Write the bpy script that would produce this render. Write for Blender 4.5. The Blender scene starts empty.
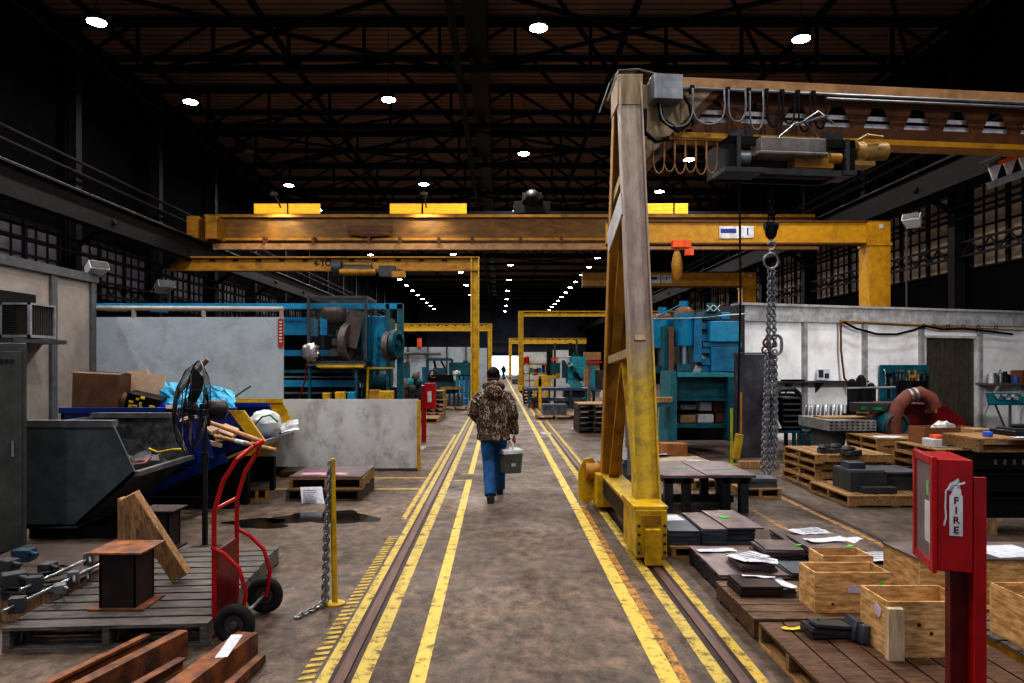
import bpy, math, random
from mathutils import Vector as V, Matrix as MX, Euler
random.seed(7)
sc = bpy.context.scene
COL = sc.collection
F, VX, HY, HC = 700.0, 499.0, 364.0, 1.82
PI = math.pi
def P(px, py, Y): return V(((px-VX)*Y/F, Y, HC+(HY-py)*Y/F))
def X_(px, Y): return (px-VX)*Y/F
def Z_(py, Y): return HC+(HY-py)*Y/F
def G(px, py, z=0.0):
    Y = (HC-z)*F/(py-HY); return V(((px-VX)*Y/F, Y, z))

# ---------------------------------------------------------------- materials
def S(c):  # sRGB 0-255 -> linear
    return tuple(((x/255)/12.92 if x/255 <= .04045 else ((x/255+.055)/1.055)**2.4) for x in c)
_m = {}
def M(name, c, rough=.6, metal=0.0, c2=None, scale=6, stretch=(1,1,1), lo=.35, hi=.65, bump=.0, bscale=None, grime=.5, emit=None, es=0, rnd=.0, detail=7, gcol=(.012,.010,.009), gscale=2.3, spec=None):
    if name in _m: return _m[name]
    m = bpy.data.materials.new(name); m.use_nodes = True
    nt = m.node_tree; N = nt.nodes; L = nt.links
    b = N['Principled BSDF']; b.inputs['Roughness'].default_value = rough; b.inputs['Metallic'].default_value = metal
    if spec is not None: b.inputs['Specular IOR Level'].default_value = spec
    tc = N.new('ShaderNodeTexCoord'); mp = N.new('ShaderNodeMapping'); mp.inputs['Scale'].default_value = stretch
    L.new(tc.outputs['Object'], mp.inputs['Vector'])
    oi = N.new('ShaderNodeObjectInfo'); add = N.new('ShaderNodeVectorMath'); add.operation = 'ADD'
    sm = N.new('ShaderNodeMath'); sm.operation = 'MULTIPLY'; sm.inputs[1].default_value = 40
    L.new(oi.outputs['Random'], sm.inputs[0]); L.new(mp.outputs[0], add.inputs[0]); L.new(sm.outputs[0], add.inputs[1])
    n = N.new('ShaderNodeTexNoise'); n.inputs['Scale'].default_value = scale; n.inputs['Detail'].default_value = detail; n.inputs['Roughness'].default_value = .65
    L.new(add.outputs[0], n.inputs['Vector'])
    r = N.new('ShaderNodeValToRGB'); r.color_ramp.elements[0].position = lo; r.color_ramp.elements[1].position = hi
    if c2 is None: c2 = tuple(x*.6 for x in c)
    r.color_ramp.elements[0].color = (*c2, 1); r.color_ramp.elements[1].color = (*c, 1)
    L.new(n.outputs[0], r.inputs[0])
    out = r.outputs[0]
    if grime > 0:
        g = N.new('ShaderNodeTexNoise'); g.inputs['Scale'].default_value = gscale; g.inputs['Detail'].default_value = 9; g.inputs['Roughness'].default_value = .72
        L.new(add.outputs[0], g.inputs['Vector'])
        gr = N.new('ShaderNodeMapRange'); gr.inputs[1].default_value = .48; gr.inputs[2].default_value = .72; gr.inputs[3].default_value = 0; gr.inputs[4].default_value = grime
        L.new(g.outputs[0], gr.inputs[0])
        mx = N.new('ShaderNodeMix'); mx.data_type = 'RGBA'; mx.inputs[7].default_value = (*gcol, 1)
        L.new(gr.outputs[0], mx.inputs[0]); L.new(out, mx.inputs[6]); out = mx.outputs[2]
    if rnd > 0:
        hs = N.new('ShaderNodeHueSaturation'); mr = N.new('ShaderNodeMapRange'); mr.inputs[3].default_value = 1-rnd; mr.inputs[4].default_value = 1+rnd
        L.new(oi.outputs['Random'], mr.inputs[0]); L.new(mr.outputs[0], hs.inputs['Value']); L.new(out, hs.inputs['Color']); out = hs.outputs[0]
    L.new(out, b.inputs['Base Color'])
    if bump > 0:
        bn = N.new('ShaderNodeTexNoise'); bn.inputs['Scale'].default_value = bscale or scale*4; bn.inputs['Detail'].default_value = 5
        L.new(mp.outputs[0], bn.inputs['Vector'])
        bp = N.new('ShaderNodeBump'); bp.inputs['Strength'].default_value = bump; bp.inputs['Distance'].default_value = .01
        L.new(bn.outputs[0], bp.inputs['Height']); L.new(bp.outputs[0], b.inputs['Normal'])
    if emit:
        b.inputs['Emission Color'].default_value = (*emit, 1); b.inputs['Emission Strength'].default_value = es
    _m[name] = m; return m
blk = M('black steel', (.011,.011,.012), .55, 0, grime=.2, spec=.25)
blkp = M('black plastic', (.02,.02,.023), .4, grime=.1)
rub = M('rubber', (.025,.024,.023), .85, grime=.4)
truss_m = M('truss steel', (.013,.011,.014), .8, grime=.3, spec=.15)
truss_l = M('pale truss steel', (.022,.019,.022), .7, grime=.6, spec=.2)
gal = M('galvanised', (.33,.35,.37), .4, .6, grime=.4)
chrome = M('bright steel', (.55,.58,.62), .28, .9, grime=.2)
chain_m = M('chain steel', (.42,.43,.45), .35, .7, grime=.5, gscale=30)
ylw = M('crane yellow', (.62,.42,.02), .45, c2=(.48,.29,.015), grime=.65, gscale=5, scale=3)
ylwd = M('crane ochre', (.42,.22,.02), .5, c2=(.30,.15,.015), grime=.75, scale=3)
gold = M('worn tan paint', (.42,.34,.24), .5, c2=(.36,.25,.12), grime=.6, stretch=(3,3,.4))
orng = M('crane amber', (.54,.30,.015), .45, c2=(.42,.21,.012), grime=.35)
beamb = M('bridge amber brown', (.24,.125,.015), .5, c2=(.13,.06,.012), grime=.6, stretch=(.3,1,1))
brn = M('brown web', (.16,.065,.02), .6, c2=(.09,.035,.012), grime=.5)
tan = M('tan flange', (.48,.29,.14), .5, c2=(.33,.18,.08), grime=.5)
red = M('red enamel', (.46,.008,.014), .3, c2=(.34,.006,.01), grime=.25)
redd = M('dark red enamel', (.16,.006,.010), .35, grime=.3)
blu = M('machine blue', (.008,.19,.34), .45, c2=(.006,.13,.25), grime=.6, gscale=4)
blub = M('bright blue', (.01,.27,.46), .45, c2=(.01,.2,.36), grime=.5, gscale=4)
teal = M('machine teal', (.008,.13,.17), .5, c2=(.006,.07,.10), grime=.7, gscale=4)
cyan = M('machine cyan', (.02,.38,.46), .45, c2=(.012,.22,.3), grime=.75, gscale=9)
navy = M('bin blue', (.006,.035,.24), .45, c2=(.006,.025,.14), grime=.5)
tarp = M('blue plastic sheet', (.06,.42,.62), .35, c2=(.02,.24,.42), grime=.1, bump=.6, bscale=25)
ducto = M('orange duct', (.22,.075,.055), .7, grime=.3, bump=.3, bscale=60)
gry = M('grey paint', (.15,.155,.16), .5, grime=.4)
bing = M('bin grey', (.10,.125,.135), .5, c2=(.07,.085,.095), grime=.5)
railm = M('crane rail', (.17,.10,.085), .45, .4, c2=(.10,.06,.05), grime=.5, stretch=(6,.5,1))
deckm = M('worn brown deck', (.24,.15,.09), .7, c2=(.07,.042,.03), stretch=(1.5,9,9), grime=.8, gscale=1.8, bump=.2)
bini = M('scraped bin interior', (.16,.165,.17), .6, c2=(.05,.05,.055), grime=.9, scale=7, gscale=6, lo=.4, hi=.6)
wht = M('white paint', (.62,.63,.64), .55, c2=(.5,.51,.53), grime=.45)
white = M('clean white', (.75,.76,.78), .5, grime=.1)
paper = M('paper', (.72,.74,.82), .8, c2=(.5,.53,.6), grime=.25, scale=30, gscale=20)
pinkp = M('pink paper', (.6,.33,.42), .8, grime=.2, scale=20)
screenw = M('scuffed pale screen', (.44,.50,.56), .55, c2=(.38,.44,.50), grime=.35, gscale=2.6, gcol=(.12,.09,.06))
plate_w = M('scratched pale plate', (.62,.64,.65), .55, c2=(.5,.51,.52), grime=.6, scale=1.2, gscale=2.6, gcol=(.12,.09,.06), stretch=(1.4,1,1))
shedw = M('shed panel', (.36,.32,.29), .6, c2=(.3,.265,.24), grime=.3)
shedt = M('shed trim', (.14,.15,.16), .5, grime=.3)
cab_g = M('cabinet grey', (.085,.09,.08), .5, grime=.3)
wallw = M('room white', (.9,.91,.94), .6, c2=(.78,.78,.8), grime=.35, scale=1.5, gscale=1.6, gcol=(.16,.12,.09))
wood = M('pallet wood', (.46,.29,.13), .7, c2=(.20,.11,.045), stretch=(2,14,14), grime=.7, rnd=.25, bump=.2)
woodg = M('grey pallet wood', (.21,.19,.175), .8, c2=(.07,.06,.055), stretch=(1.2,12,12), grime=.75, rnd=.1, bump=.25)
woodr = M('red brown planks', (.19,.10,.055), .6, c2=(.05,.027,.018), stretch=(10,1.5,10), grime=.85, gscale=1.6, bump=.2)
woodd = M('dark pallet wood', (.10,.075,.06), .75, c2=(.04,.03,.026), stretch=(2,12,12), grime=.5)
timber = M('timber', (.48,.31,.16), .7, c2=(.24,.13,.06), stretch=(10,10,1.5), grime=.5, bump=.2)
ply = M('plywood', (.74,.50,.25), .65, c2=(.44,.25,.09), stretch=(1.5,1.5,7), grime=.75, lo=.38, hi=.6, rnd=.1, gcol=(.17,.08,.025), gscale=5)
plyin = M('plywood inside', (.52,.33,.14), .7, c2=(.36,.2,.07), stretch=(2,2,8), grime=.5)
stick = M('handle wood', (.5,.28,.13), .5, grime=.2)
card = M('cardboard', (.62,.47,.35), .8, c2=(.5,.37,.26), grime=.2, rnd=.15)
cardb = M('brown board', (.14,.07,.035), .7, grime=.4)
rust = M('rust', (.36,.14,.045), .6, .2, c2=(.09,.05,.05), grime=.6, scale=9, bump=.3, rnd=.15)
rustd = M('dark rusty steel', (.06,.032,.028), .55, .3, c2=(.03,.02,.02), grime=.5)
steel = M('raw steel plate', (.25,.19,.19), .42, .35, c2=(.13,.105,.115), grime=.4, rnd=.2)
steelb = M('blue grey steel', (.15,.17,.21), .38, .4, c2=(.07,.08,.10), grime=.4, rnd=.25)
dgry = M('dark grey', (.065,.067,.073), .5, grime=.3)
dpanel = M('dark weld screen', (.13,.13,.16), .28, c2=(.03,.03,.04), grime=.6, scale=2)  # paler blotches paint a blue-grey sheen into the colour
curt = M('strip curtain', (.11,.10,.075), .5, c2=(.06,.05,.04), grime=.4)
skin = M('skin', (.45,.2,.13), .6, grime=0)
denim = M('denim', (.03,.14,.33), .85, c2=(.015,.075,.2), grime=.3, scale=9)
hiviz = M('green tag', (.12,.7,.08), .6, grime=0)
ytag = M('yellow tape', (.8,.6,.04), .6, grime=.1)
otag = M('orange tag', (.9,.14,.03), .6, grime=0)
plast_w = M('white plastic bag', (.6,.63,.62), .4, c2=(.42,.45,.45), grime=.15, bump=.5, bscale=18)
pane = M('dirty pane', (.17,.12,.08), .5, c2=(.09,.065,.05), grime=.5, emit=(.30,.22,.15), es=.07, gscale=.9)  # faint emission stands in for daylight through the dirty glass
panel_ = M('dim pane', (.09,.085,.10), .5, grime=.5, emit=(.2,.18,.24), es=.05)  # weak emission imitates daylight here as well
wall_d = M('dark wall cladding', (.006,.0055,.0065), .9, grime=.4, spec=.05)
endw = M('end wall', (.16,.17,.22), .8, c2=(.09,.09,.12), scale=.5, grime=.3)
lampm = M('lamp glow', (1,1,1), .5, grime=0, emit=(.72,.82,1.0), es=60)
louvre_glow = M('lit yellow louvre', (.8,.5,.05), .5, grime=.2, emit=(1,.52,.05), es=.45)  # emission paints the crane lamps' light onto the louvres
skym = M('daylight', (1,1,1), .5, grime=0, emit=(.8,.9,1.0), es=4.5)
tred = M('tag red', (.5,.06,.02), .5, grime=.2)
tblue = M('ink blue', (.02,.06,.3), .5, grime=0)
tblk = M('ink black', (.01,.01,.01), .6, grime=0)

def camo():
    m = bpy.data.materials.new('camouflage cloth'); m.use_nodes = True; N = m.node_tree.nodes; L = m.node_tree.links
    b = N['Principled BSDF']; b.inputs['Roughness'].default_value = .9
    tc = N.new('ShaderNodeTexCoord'); mp = N.new('ShaderNodeMapping'); mp.inputs['Scale'].default_value = (1.6,1.3,1); L.new(tc.outputs['Object'], mp.inputs[0])
    n = N.new('ShaderNodeTexNoise'); n.inputs['Scale'].default_value = 8; n.inputs['Detail'].default_value = 10; n.inputs['Roughness'].default_value = .7; n.inputs['Distortion'].default_value = .2
    L.new(mp.outputs[0], n.inputs['Vector'])
    r = N.new('ShaderNodeValToRGB'); r.color_ramp.interpolation = 'CONSTANT'
    e = r.color_ramp.elements; e[0].position = 0; e[0].color = (.02,.015,.012,1); e[1].position = .4; e[1].color = (.13,.075,.045,1)
    for p, c in ((.44,(.26,.18,.12,1)),(.475,(.018,.016,.012,1)),(.53,(.14,.09,.06,1)),(.56,(.5,.43,.38,1)),(.60,(.03,.02,.015,1))):
        q = e.new(p); q.color = c
    L.new(n.outputs[0], r.inputs[0]); L.new(r.outputs[0], b.inputs['Base Color']); return m
camo_m = camo()

# ---------------------------------------------------------------- mesh builder
class MB:
    def __init__(s, xf=None): s.v = []; s.f = []; s.sm = []; s.xf = xf
    def add(s, vs, fs, smooth=False):
        o = len(s.v); s.v += [(s.xf @ V(p)) if s.xf else V(p) for p in vs]
        for i, f in enumerate(fs):
            s.f.append([o+k for k in f]); s.sm.append(smooth if isinstance(smooth, bool) else smooth[i])
        return s
    def box(s, c, d, rz=0, R=None):
        h = V(d)/2; R = R or (MX.Rotation(rz, 3, 'Z') if not isinstance(rz, tuple) else Euler(rz).to_matrix())
        vs = [V(c)+R@V((x*h.x, y*h.y, z*h.z)) for x in (-1,1) for y in (-1,1) for z in (-1,1)]
        return s.add(vs, [(0,1,3,2),(4,6,7,5),(0,4,5,1),(2,3,7,6),(0,2,6,4),(1,5,7,3)])
    def b2(s, x0, x1, y0, y1, z0, z1): return s.box(((x0+x1)/2,(y0+y1)/2,(z0+z1)/2), (abs(x1-x0),abs(y1-y0),abs(z1-z0)))
    def bar(s, p, q, w, h=None, up=V((0,0,1))):
        p, q = V(p), V(q); d = q-p; L = d.length
        if L < 1e-6: return s
        d = d/L; h = h or w
        a = d.cross(V(up))
        if a.length < 1e-3: a = d.cross(V((0,1,0)))
        a.normalize(); b = a.cross(d)
        R = MX((d, a, b)).transposed()
        return s.box((p+q)/2, (L, w, h), R=R)
    def tube(s, pts, r, n=8, closed=False, caps=True):
        pts = [V(p) for p in pts]; m = len(pts); rs = r if isinstance(r, (list, tuple)) else [r]*m
        vs = []; prev = None
        for i, p in enumerate(pts):
            if closed: t = pts[(i+1) % m]-pts[i-1]
            else: t = pts[min(i+1, m-1)]-pts[max(i-1, 0)]
            if t.length < 1e-9: t = V((0,0,1))
            t.normalize()
            if prev is None:
                a = t.cross(V((0,0,1)))
                if a.length < .05: a = t.cross(V((0,1,0)))
            else:
                a = prev - t*prev.dot(t)
                if a.length < 1e-4: a = t.cross(V((0,0,1)))
            a.normalize(); prev = a; b = t.cross(a)
            for k in range(n):
                g = 2*PI*k/n; vs.append(p+(a*math.cos(g)+b*math.sin(g))*rs[i])
        fs = []; sm = []
        for i in range(m if closed else m-1):
            j = (i+1) % m
            for k in range(n):
                fs.append((i*n+k, i*n+(k+1) % n, j*n+(k+1) % n, j*n+k)); sm.append(True)
        if not closed and caps:
            fs.append(tuple(range(n-1, -1, -1))); sm.append(False); fs.append(tuple((m-1)*n+k for k in range(n))); sm.append(False)
        return s.add(vs, fs, sm)
    def cyl(s, p, q, r, n=16, r2=None): return s.tube([p, q], [r, r if r2 is None else r2], n)
    def lathe(s, c, prof, n=20, axis=(0,0,1)):
        ax = V(axis).normalized(); a = ax.cross(V((0,1,0)))
        if a.length < .1: a = ax.cross(V((1,0,0)))
        a.normalize(); b = ax.cross(a); c = V(c); vs = []; fs = []; m = len(prof)
        for r, h in prof:
            for k in range(n):
                g = 2*PI*k/n; vs.append(c+ax*h+(a*math.cos(g)+b*math.sin(g))*r)
        for i in range(m-1):
            for k in range(n): fs.append((i*n+k, i*n+(k+1) % n, (i+1)*n+(k+1) % n, (i+1)*n+k))
        sm = [True]*len(fs)
        fs.append(tuple(range(n-1, -1, -1))); fs.append(tuple((m-1)*n+k for k in range(n))); sm += [False, False]
        return s.add(vs, fs, sm)
    def torus(s, c, R, r, axis=(0,0,1), n=24, m=8, a0=0, a1=2*PI, sx=1.0):
        ax = V(axis).normalized(); a = ax.cross(V((0,0,1)))
        if a.length < .1: a = V((1,0,0))
        a.normalize(); b = ax.cross(a); c = V(c); cl = abs(a1-a0-2*PI) < 1e-6
        pts = [c+(a*math.cos(g)*sx+b*math.sin(g))*R for g in [a0+(a1-a0)*k/(n if cl else n-1) for k in range(n)]]
        return s.tube(pts, r, m, closed=cl)
    def link(s, c, L, W, r, d=(0,0,1), nrm=(0,1,0), n=4):   # oval chain link
        d = V(d).normalized(); a = d.cross(V(nrm)).normalized(); c = V(c); h = L/2-W/2
        pts = []
        for k in range(n+1): g = PI*k/n; pts.append(c+d*h+(a*math.cos(g)+d*math.sin(g))*(W/2))
        for k in range(n+1): g = PI+PI*k/n; pts.append(c-d*h+(a*math.cos(g)+d*math.sin(g))*(W/2))
        return s.tube(pts, r, 5, closed=True)
    def chain(s, pts, L=.05, W=.034, r=.006):
        pts = [V(p) for p in pts]; seg = [(pts[i+1]-pts[i]).length for i in range(len(pts)-1)]; T = sum(seg); pitch = L-2*r
        k = 0; t = pitch/2
        while t < T:
            u = t; i = 0
            while i < len(seg)-1 and u > seg[i]: u -= seg[i]; i += 1
            d = (pts[i+1]-pts[i]).normalized(); c = pts[i]+d*u
            a = d.cross(V((0,1,0)));
            if a.length < .1: a = d.cross(V((1,0,0)))
            a.normalize(); b = a.cross(d).normalized()
            s.link(c, L, W, r, d, (a if k % 2 else b)); t += pitch; k += 1
        return s
    def prism(s, poly, vec):
        n = len(poly); vec = V(vec); vs = [V(p) for p in poly]+[V(p)+vec for p in poly]
        fs = [tuple(range(n-1, -1, -1)), tuple(range(n, 2*n))]+[(i, (i+1) % n, n+(i+1) % n, n+i) for i in range(n)]
        return s.add(vs, fs)
    def ball(s, c, r, n=12, m=8):
        if not isinstance(r, tuple): r = (r, r, r)
        c = V(c); vs = [c+V((0,0,-r[2]))]; fs = []
        for i in range(1, m):
            t = -PI/2+PI*i/m
            for k in range(n): g = 2*PI*k/n; vs.append(c+V((r[0]*math.cos(t)*math.cos(g), r[1]*math.cos(t)*math.sin(g), r[2]*math.sin(t))))
        vs.append(c+V((0,0,r[2]))); T = len(vs)-1
        for k in range(n): fs.append((0, 1+(k+1) % n, 1+k)); fs.append((T, 1+(m-2)*n+k, 1+(m-2)*n+(k+1) % n))
        for i in range(m-2):
            for k in range(n): fs.append((1+i*n+k, 1+i*n+(k+1) % n, 1+(i+1)*n+(k+1) % n, 1+(i+1)*n+k))
        return s.add(vs, fs, True)
    def sheet(s, c, sx, sy, nx=6, ny=6, amp=.02, rz=0, z=None, seed=0, t=.003):   # crumpled flat sheet
        rr = random.Random(seed); R = MX.Rotation(rz, 3, 'Z'); vs = []; c = V(c)
        for i in range(nx+1):
            for j in range(ny+1):
                vs.append(c+R@V(((i/nx-.5)*sx*(1+rr.uniform(-.03,.03)), (j/ny-.5)*sy*(1+rr.uniform(-.03,.03)), rr.uniform(0, amp))))
        fs = [(i*(ny+1)+j, (i+1)*(ny+1)+j, (i+1)*(ny+1)+j+1, i*(ny+1)+j+1) for i in range(nx) for j in range(ny)]
        return s.add(vs, fs, False)
    def blob(s, c, r, seed=0, amp=.25, n=14, m=9):
        o = len(s.v); s.ball(c, r, n, m); rr = random.Random(seed); c = V(c)
        for i in range(o, len(s.v)): s.v[i] = c+(s.v[i]-c)*(1+rr.uniform(-amp, amp))
        return s
    def build(s, name, mat, parent=None, bevel=0, smooth=None, base=True):
        if not s.v: s.box((0,0,-5),(.01,.01,.01))
        if parent is not None: off = woff(parent)
        else:
            xs = [p.x for p in s.v]; ys = [p.y for p in s.v]; zs = [p.z for p in s.v]
            off = V(((min(xs)+max(xs))/2, (min(ys)+max(ys))/2, min(zs))) if base else V((0,0,0))
        me = bpy.data.meshes.new(name); me.from_pydata([tuple(p-off) for p in s.v], [], s.f)
        me.polygons.foreach_set('use_smooth', [bool(x) for x in s.sm])
        me.materials.append(mat); me.update()
        if any(s.sm): me.set_sharp_from_angle(angle=.75)
        o = bpy.data.objects.new(name, me); COL.objects.link(o)
        if parent is not None: o.parent = parent
        else: o.location = off
        if bevel:
            b = o.modifiers.new('bevel', 'BEVEL'); b.width = bevel; b.segments = 2; b.limit_method = 'ANGLE'; b.angle_limit = .7
        return o
def woff(o):
    r = V((0,0,0))
    while o is not None: r += o.location; o = o.parent
    return r
def tag(o, label=None, cat=None, group=None, kind=None):
    if label: o['label'] = label
    if cat: o['category'] = cat
    if group: o['group'] = group
    if kind: o['kind'] = kind
    return o
def thing(name, loc, label, cat, group=None):
    o = bpy.data.objects.new(name, None); o.empty_display_size = .1; COL.objects.link(o); o.location = V(loc)
    return tag(o, label, cat, group)
def struct(o): o['kind'] = 'structure'; return o
def dup(o, loc=None, rz=None, label=None, group=None, parent=None, keep=()):
    c = o.copy(); COL.objects.link(c); c.parent = parent
    for ch in [x for x in COL.objects if x.parent == o]: dup(ch, parent=c)
    if loc is not None: c.location = V(loc)
    if rz is not None: c.rotation_euler.z = rz
    if label: c['label'] = label
    if group: c['group'] = group
    return c
def text(s, size, mat, name, parent, M4, ext=.0008):
    cu = bpy.data.curves.new('t', 'FONT'); cu.body = s; cu.size = size; cu.align_x = 'CENTER'; cu.align_y = 'CENTER'; cu.extrude = ext; cu.offset = size*.02
    tmp = bpy.data.objects.new('t', cu); COL.objects.link(tmp)
    dg = bpy.context.evaluated_depsgraph_get(); me = bpy.data.meshes.new_from_object(tmp.evaluated_get(dg))
    bpy.data.objects.remove(tmp); me.name = name
    off = woff(parent) if parent else V((0,0,0))
    me.transform(MX.Translation(-off) @ M4); me.materials.clear(); me.materials.append(mat)
    o = bpy.data.objects.new(name, me); COL.objects.link(o); o.parent = parent; return o
def face_cam(c, rz=0):  # text lies in XZ plane reading from -Y
    return MX.Translation(V(c)) @ MX.Rotation(rz, 4, 'Z') @ MX.Rotation(PI/2, 4, 'X')
ORD = ['first','second','third','fourth','fifth','sixth','seventh','eighth','ninth','tenth','eleventh','twelfth','thirteenth','fourteenth','fifteenth','sixteenth','seventeenth','eighteenth','nineteenth','twentieth']
# ---------------------------------------------------------------- floor material
def floor_mat():
    m = bpy.data.materials.new('shop floor'); m.use_nodes = True; N = m.node_tree.nodes; L = m.node_tree.links
    b = N['Principled BSDF']; tc = N.new('ShaderNodeTexCoord')
    def noise(sc_, det, st=(1,1,1), rough=.6, dist=0):
        mp = N.new('ShaderNodeMapping'); mp.inputs['Scale'].default_value = st; L.new(tc.outputs['Object'], mp.inputs[0])
        n = N.new('ShaderNodeTexNoise'); n.inputs['Scale'].default_value = sc_; n.inputs['Detail'].default_value = det; n.inputs['Roughness'].default_value = rough; n.inputs['Distortion'].default_value = dist
        L.new(mp.outputs[0], n.inputs['Vector']); return n.outputs[0]
    def ramp(src, stops):
        r = N.new('ShaderNodeValToRGB'); e = r.color_ramp.elements
        e[0].position, e[0].color = stops[0][0], (*stops[0][1], 1); e[1].position, e[1].color = stops[-1][0], (*stops[-1][1], 1)
        for p, c in stops[1:-1]: q = e.new(p); q.color = (*c, 1)
        L.new(src, r.inputs[0]); return r.outputs[0]
    def mix(a, bb, fac, mode='MIX'):
        x = N.new('ShaderNodeMix'); x.data_type = 'RGBA'; x.blend_type = mode
        if isinstance(fac, float): x.inputs[0].default_value = fac
        else: L.new(fac, x.inputs[0])
        L.new(a, x.inputs[6]); L.new(bb, x.inputs[7]); return x.outputs[2]
    base = ramp(noise(.55, 8, (1,1,1), .65), [(.3,(.08,.056,.043)),(.5,(.13,.097,.077)),(.7,(.205,.157,.124))])
    fine = ramp(noise(9, 8, (1,.7,1), .75), [(.32,(.28,.26,.25)),(.5,(.85,.85,.85)),(.68,(1.7,1.58,1.45))])
    col = mix(base, fine, 1.0, 'MULTIPLY')
    st = ramp(noise(.9, 9, (1.4,.7,1), .7, .8), [(.52,(0,0,0)),(.68,(1,1,1))])
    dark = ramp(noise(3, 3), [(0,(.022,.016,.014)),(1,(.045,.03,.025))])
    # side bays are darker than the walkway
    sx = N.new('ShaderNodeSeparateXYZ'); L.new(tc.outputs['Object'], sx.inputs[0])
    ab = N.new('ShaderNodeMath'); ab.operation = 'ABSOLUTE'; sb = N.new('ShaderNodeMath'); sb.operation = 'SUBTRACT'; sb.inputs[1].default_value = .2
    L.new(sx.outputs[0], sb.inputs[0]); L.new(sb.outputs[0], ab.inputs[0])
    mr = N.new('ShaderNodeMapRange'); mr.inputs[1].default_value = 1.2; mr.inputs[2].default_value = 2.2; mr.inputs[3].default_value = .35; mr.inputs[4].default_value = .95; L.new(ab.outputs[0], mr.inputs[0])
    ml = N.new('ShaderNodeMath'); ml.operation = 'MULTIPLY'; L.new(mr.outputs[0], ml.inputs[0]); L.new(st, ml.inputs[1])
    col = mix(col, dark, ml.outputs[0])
    sp = ramp(noise(26, 2, (1,1,1), .5), [(.66,(0,0,0)),(.74,(1,1,1))])
    lt = ramp(noise(3, 1), [(0,(.2,.16,.13)),(1,(.3,.26,.22))]); 
    sf = N.new('ShaderNodeMath'); sf.operation = 'MULTIPLY'; sf.inputs[1].default_value = .35; L.new(sp, sf.inputs[0])
    col = mix(col, lt, sf.outputs[0])
    L.new(col, b.inputs['Base Color'])
    rr = N.new('ShaderNodeMapRange'); rr.inputs[1].default_value = .35; rr.inputs[2].default_value = .65; rr.inputs[3].default_value = .38; rr.inputs[4].default_value = .75
    L.new(noise(1.3, 6, (1,1,1), .6), rr.inputs[0]); L.new(rr.outputs[0], b.inputs['Roughness'])
    bp = N.new('ShaderNodeBump'); bp.inputs['Strength'].default_value = .5; bp.inputs['Distance'].default_value = .01
    L.new(noise(30, 6, (1,1,1), .7), bp.inputs['Height']); L.new(bp.outputs[0], b.inputs['Normal'])
    return m
def paint_mat(name, c, thr):
    m = bpy.data.materials.new(name); m.use_nodes = True; N = m.node_tree.nodes; L = m.node_tree.links
    b = N['Principled BSDF']; b.inputs['Roughness'].default_value = .55; tc = N.new('ShaderNodeTexCoord')
    n = N.new('ShaderNodeTexNoise'); n.inputs['Scale'].default_value = 9; n.inputs['Detail'].default_value = 9; n.inputs['Roughness'].default_value = .75; L.new(tc.outputs['Object'], n.inputs['Vector'])
    r = N.new('ShaderNodeValToRGB'); e = r.color_ramp.elements; e[0].position = thr; e[0].color = (*c, 1); e[1].position = thr+.12; e[1].color = (.07,.05,.035,1)
    q = e.new(max(.05,thr-.16)); q.color = (c[0]*1.12, c[1]*1.12, c[2]*1.6, 1)
    L.new(n.outputs[0], r.inputs[0]); L.new(r.outputs[0], b.inputs['Base Color']); return m
py_ = paint_mat('walkway yellow', (.62,.46,.09), .52); pyr = paint_mat('rail stripe yellow', (.50,.38,.08), .50); pyw = paint_mat('worn yellow', (.5,.36,.06), .5); pyo = paint_mat('worn orange line', (.48,.24,.04), .46); pwh = paint_mat('worn white', (.42,.4,.38), .5)

XL, XR, YB, YE, ZR = -13.6, 14.6, -4.0, 119.0, 12.6
TI = [0]
def trim(mb, mat, bevel=0):
    TI[0] += 1; return struct(mb.build('trim_%d' % TI[0], mat, bevel=bevel))
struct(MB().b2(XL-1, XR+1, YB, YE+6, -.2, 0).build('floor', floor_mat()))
# painted lines and rails along the walkway
def strip(x0, x1, y0, y1, z, mat): return trim(MB().b2(x0, x1, y0, y1, .0005, z), mat)
strip(-1.047, -.978, 1, 60, .004, pyr)
strip(-.845, -.745, 1, 60, .004, pyr)
strip(-.512, -.421, 1, 11.0, .003, py_)
strip(-.512, -.421, 11.6, 26, .003, py_)
strip(.925, 1.035, 1, 95, .003, py_)
strip(1.04, 1.10, 1, 9, .002, pyo)
strip(1.235, 1.325, 1, 45, .004, pyr)
strip(1.475, 1.545, 1, 45, .004, pyw)
strip(-.98, -.845, -1, 116, .0025, rustd); strip(1.335, 1.47, -1, 116, .0025, rustd)
for cx in (-.914, 1.402):
    trim(MB().b2(cx-.033, cx+.033, -1, 116, .001, .012), railm)
hm = MB()
y = 3.2
while y < 7.4:
    hm.add([(-1.16,y-.03,.003),(-1.07,y,.003),(-1.07,y+.045,.003),(-1.16,y+.015,.003)], [(0,1,2,3)]); y += .085
trim(hm, pyw)
strip(-1.15, -1.09, 8.2, 18, .003, pyw)
strip(-5, -1.16, 10.15, 10.23, .002, pyw); strip(-4.6, -1.16, 11.15, 11.23, .002, pyw)
strip(-.7, -.42, 10.9, 10.96, .0035, pyw); strip(-.62, -.42, 11.55, 11.6, .0035, pyw)
strip(3.13, 3.19, 6.9, 9.2, .002, pyo); strip(2.85, 2.92, 3.0, 5.2, .002, pyo)
strip(3.93, 3.99, 3.0, 22, .006, rustd); strip(3.82, 3.88, 5.5, 22, .002, pyo)
for (a, b_, c, d) in ((540,432,553,434),(571,428,577,429),(536,421,543,422),(292,490,311,494),(400,446,424,449)):
    p = G(a, b_); q = G(c, d); strip(p.x, q.x, min(p.y,q.y)-.12, max(p.y,q.y), .003, pwh)
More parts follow.
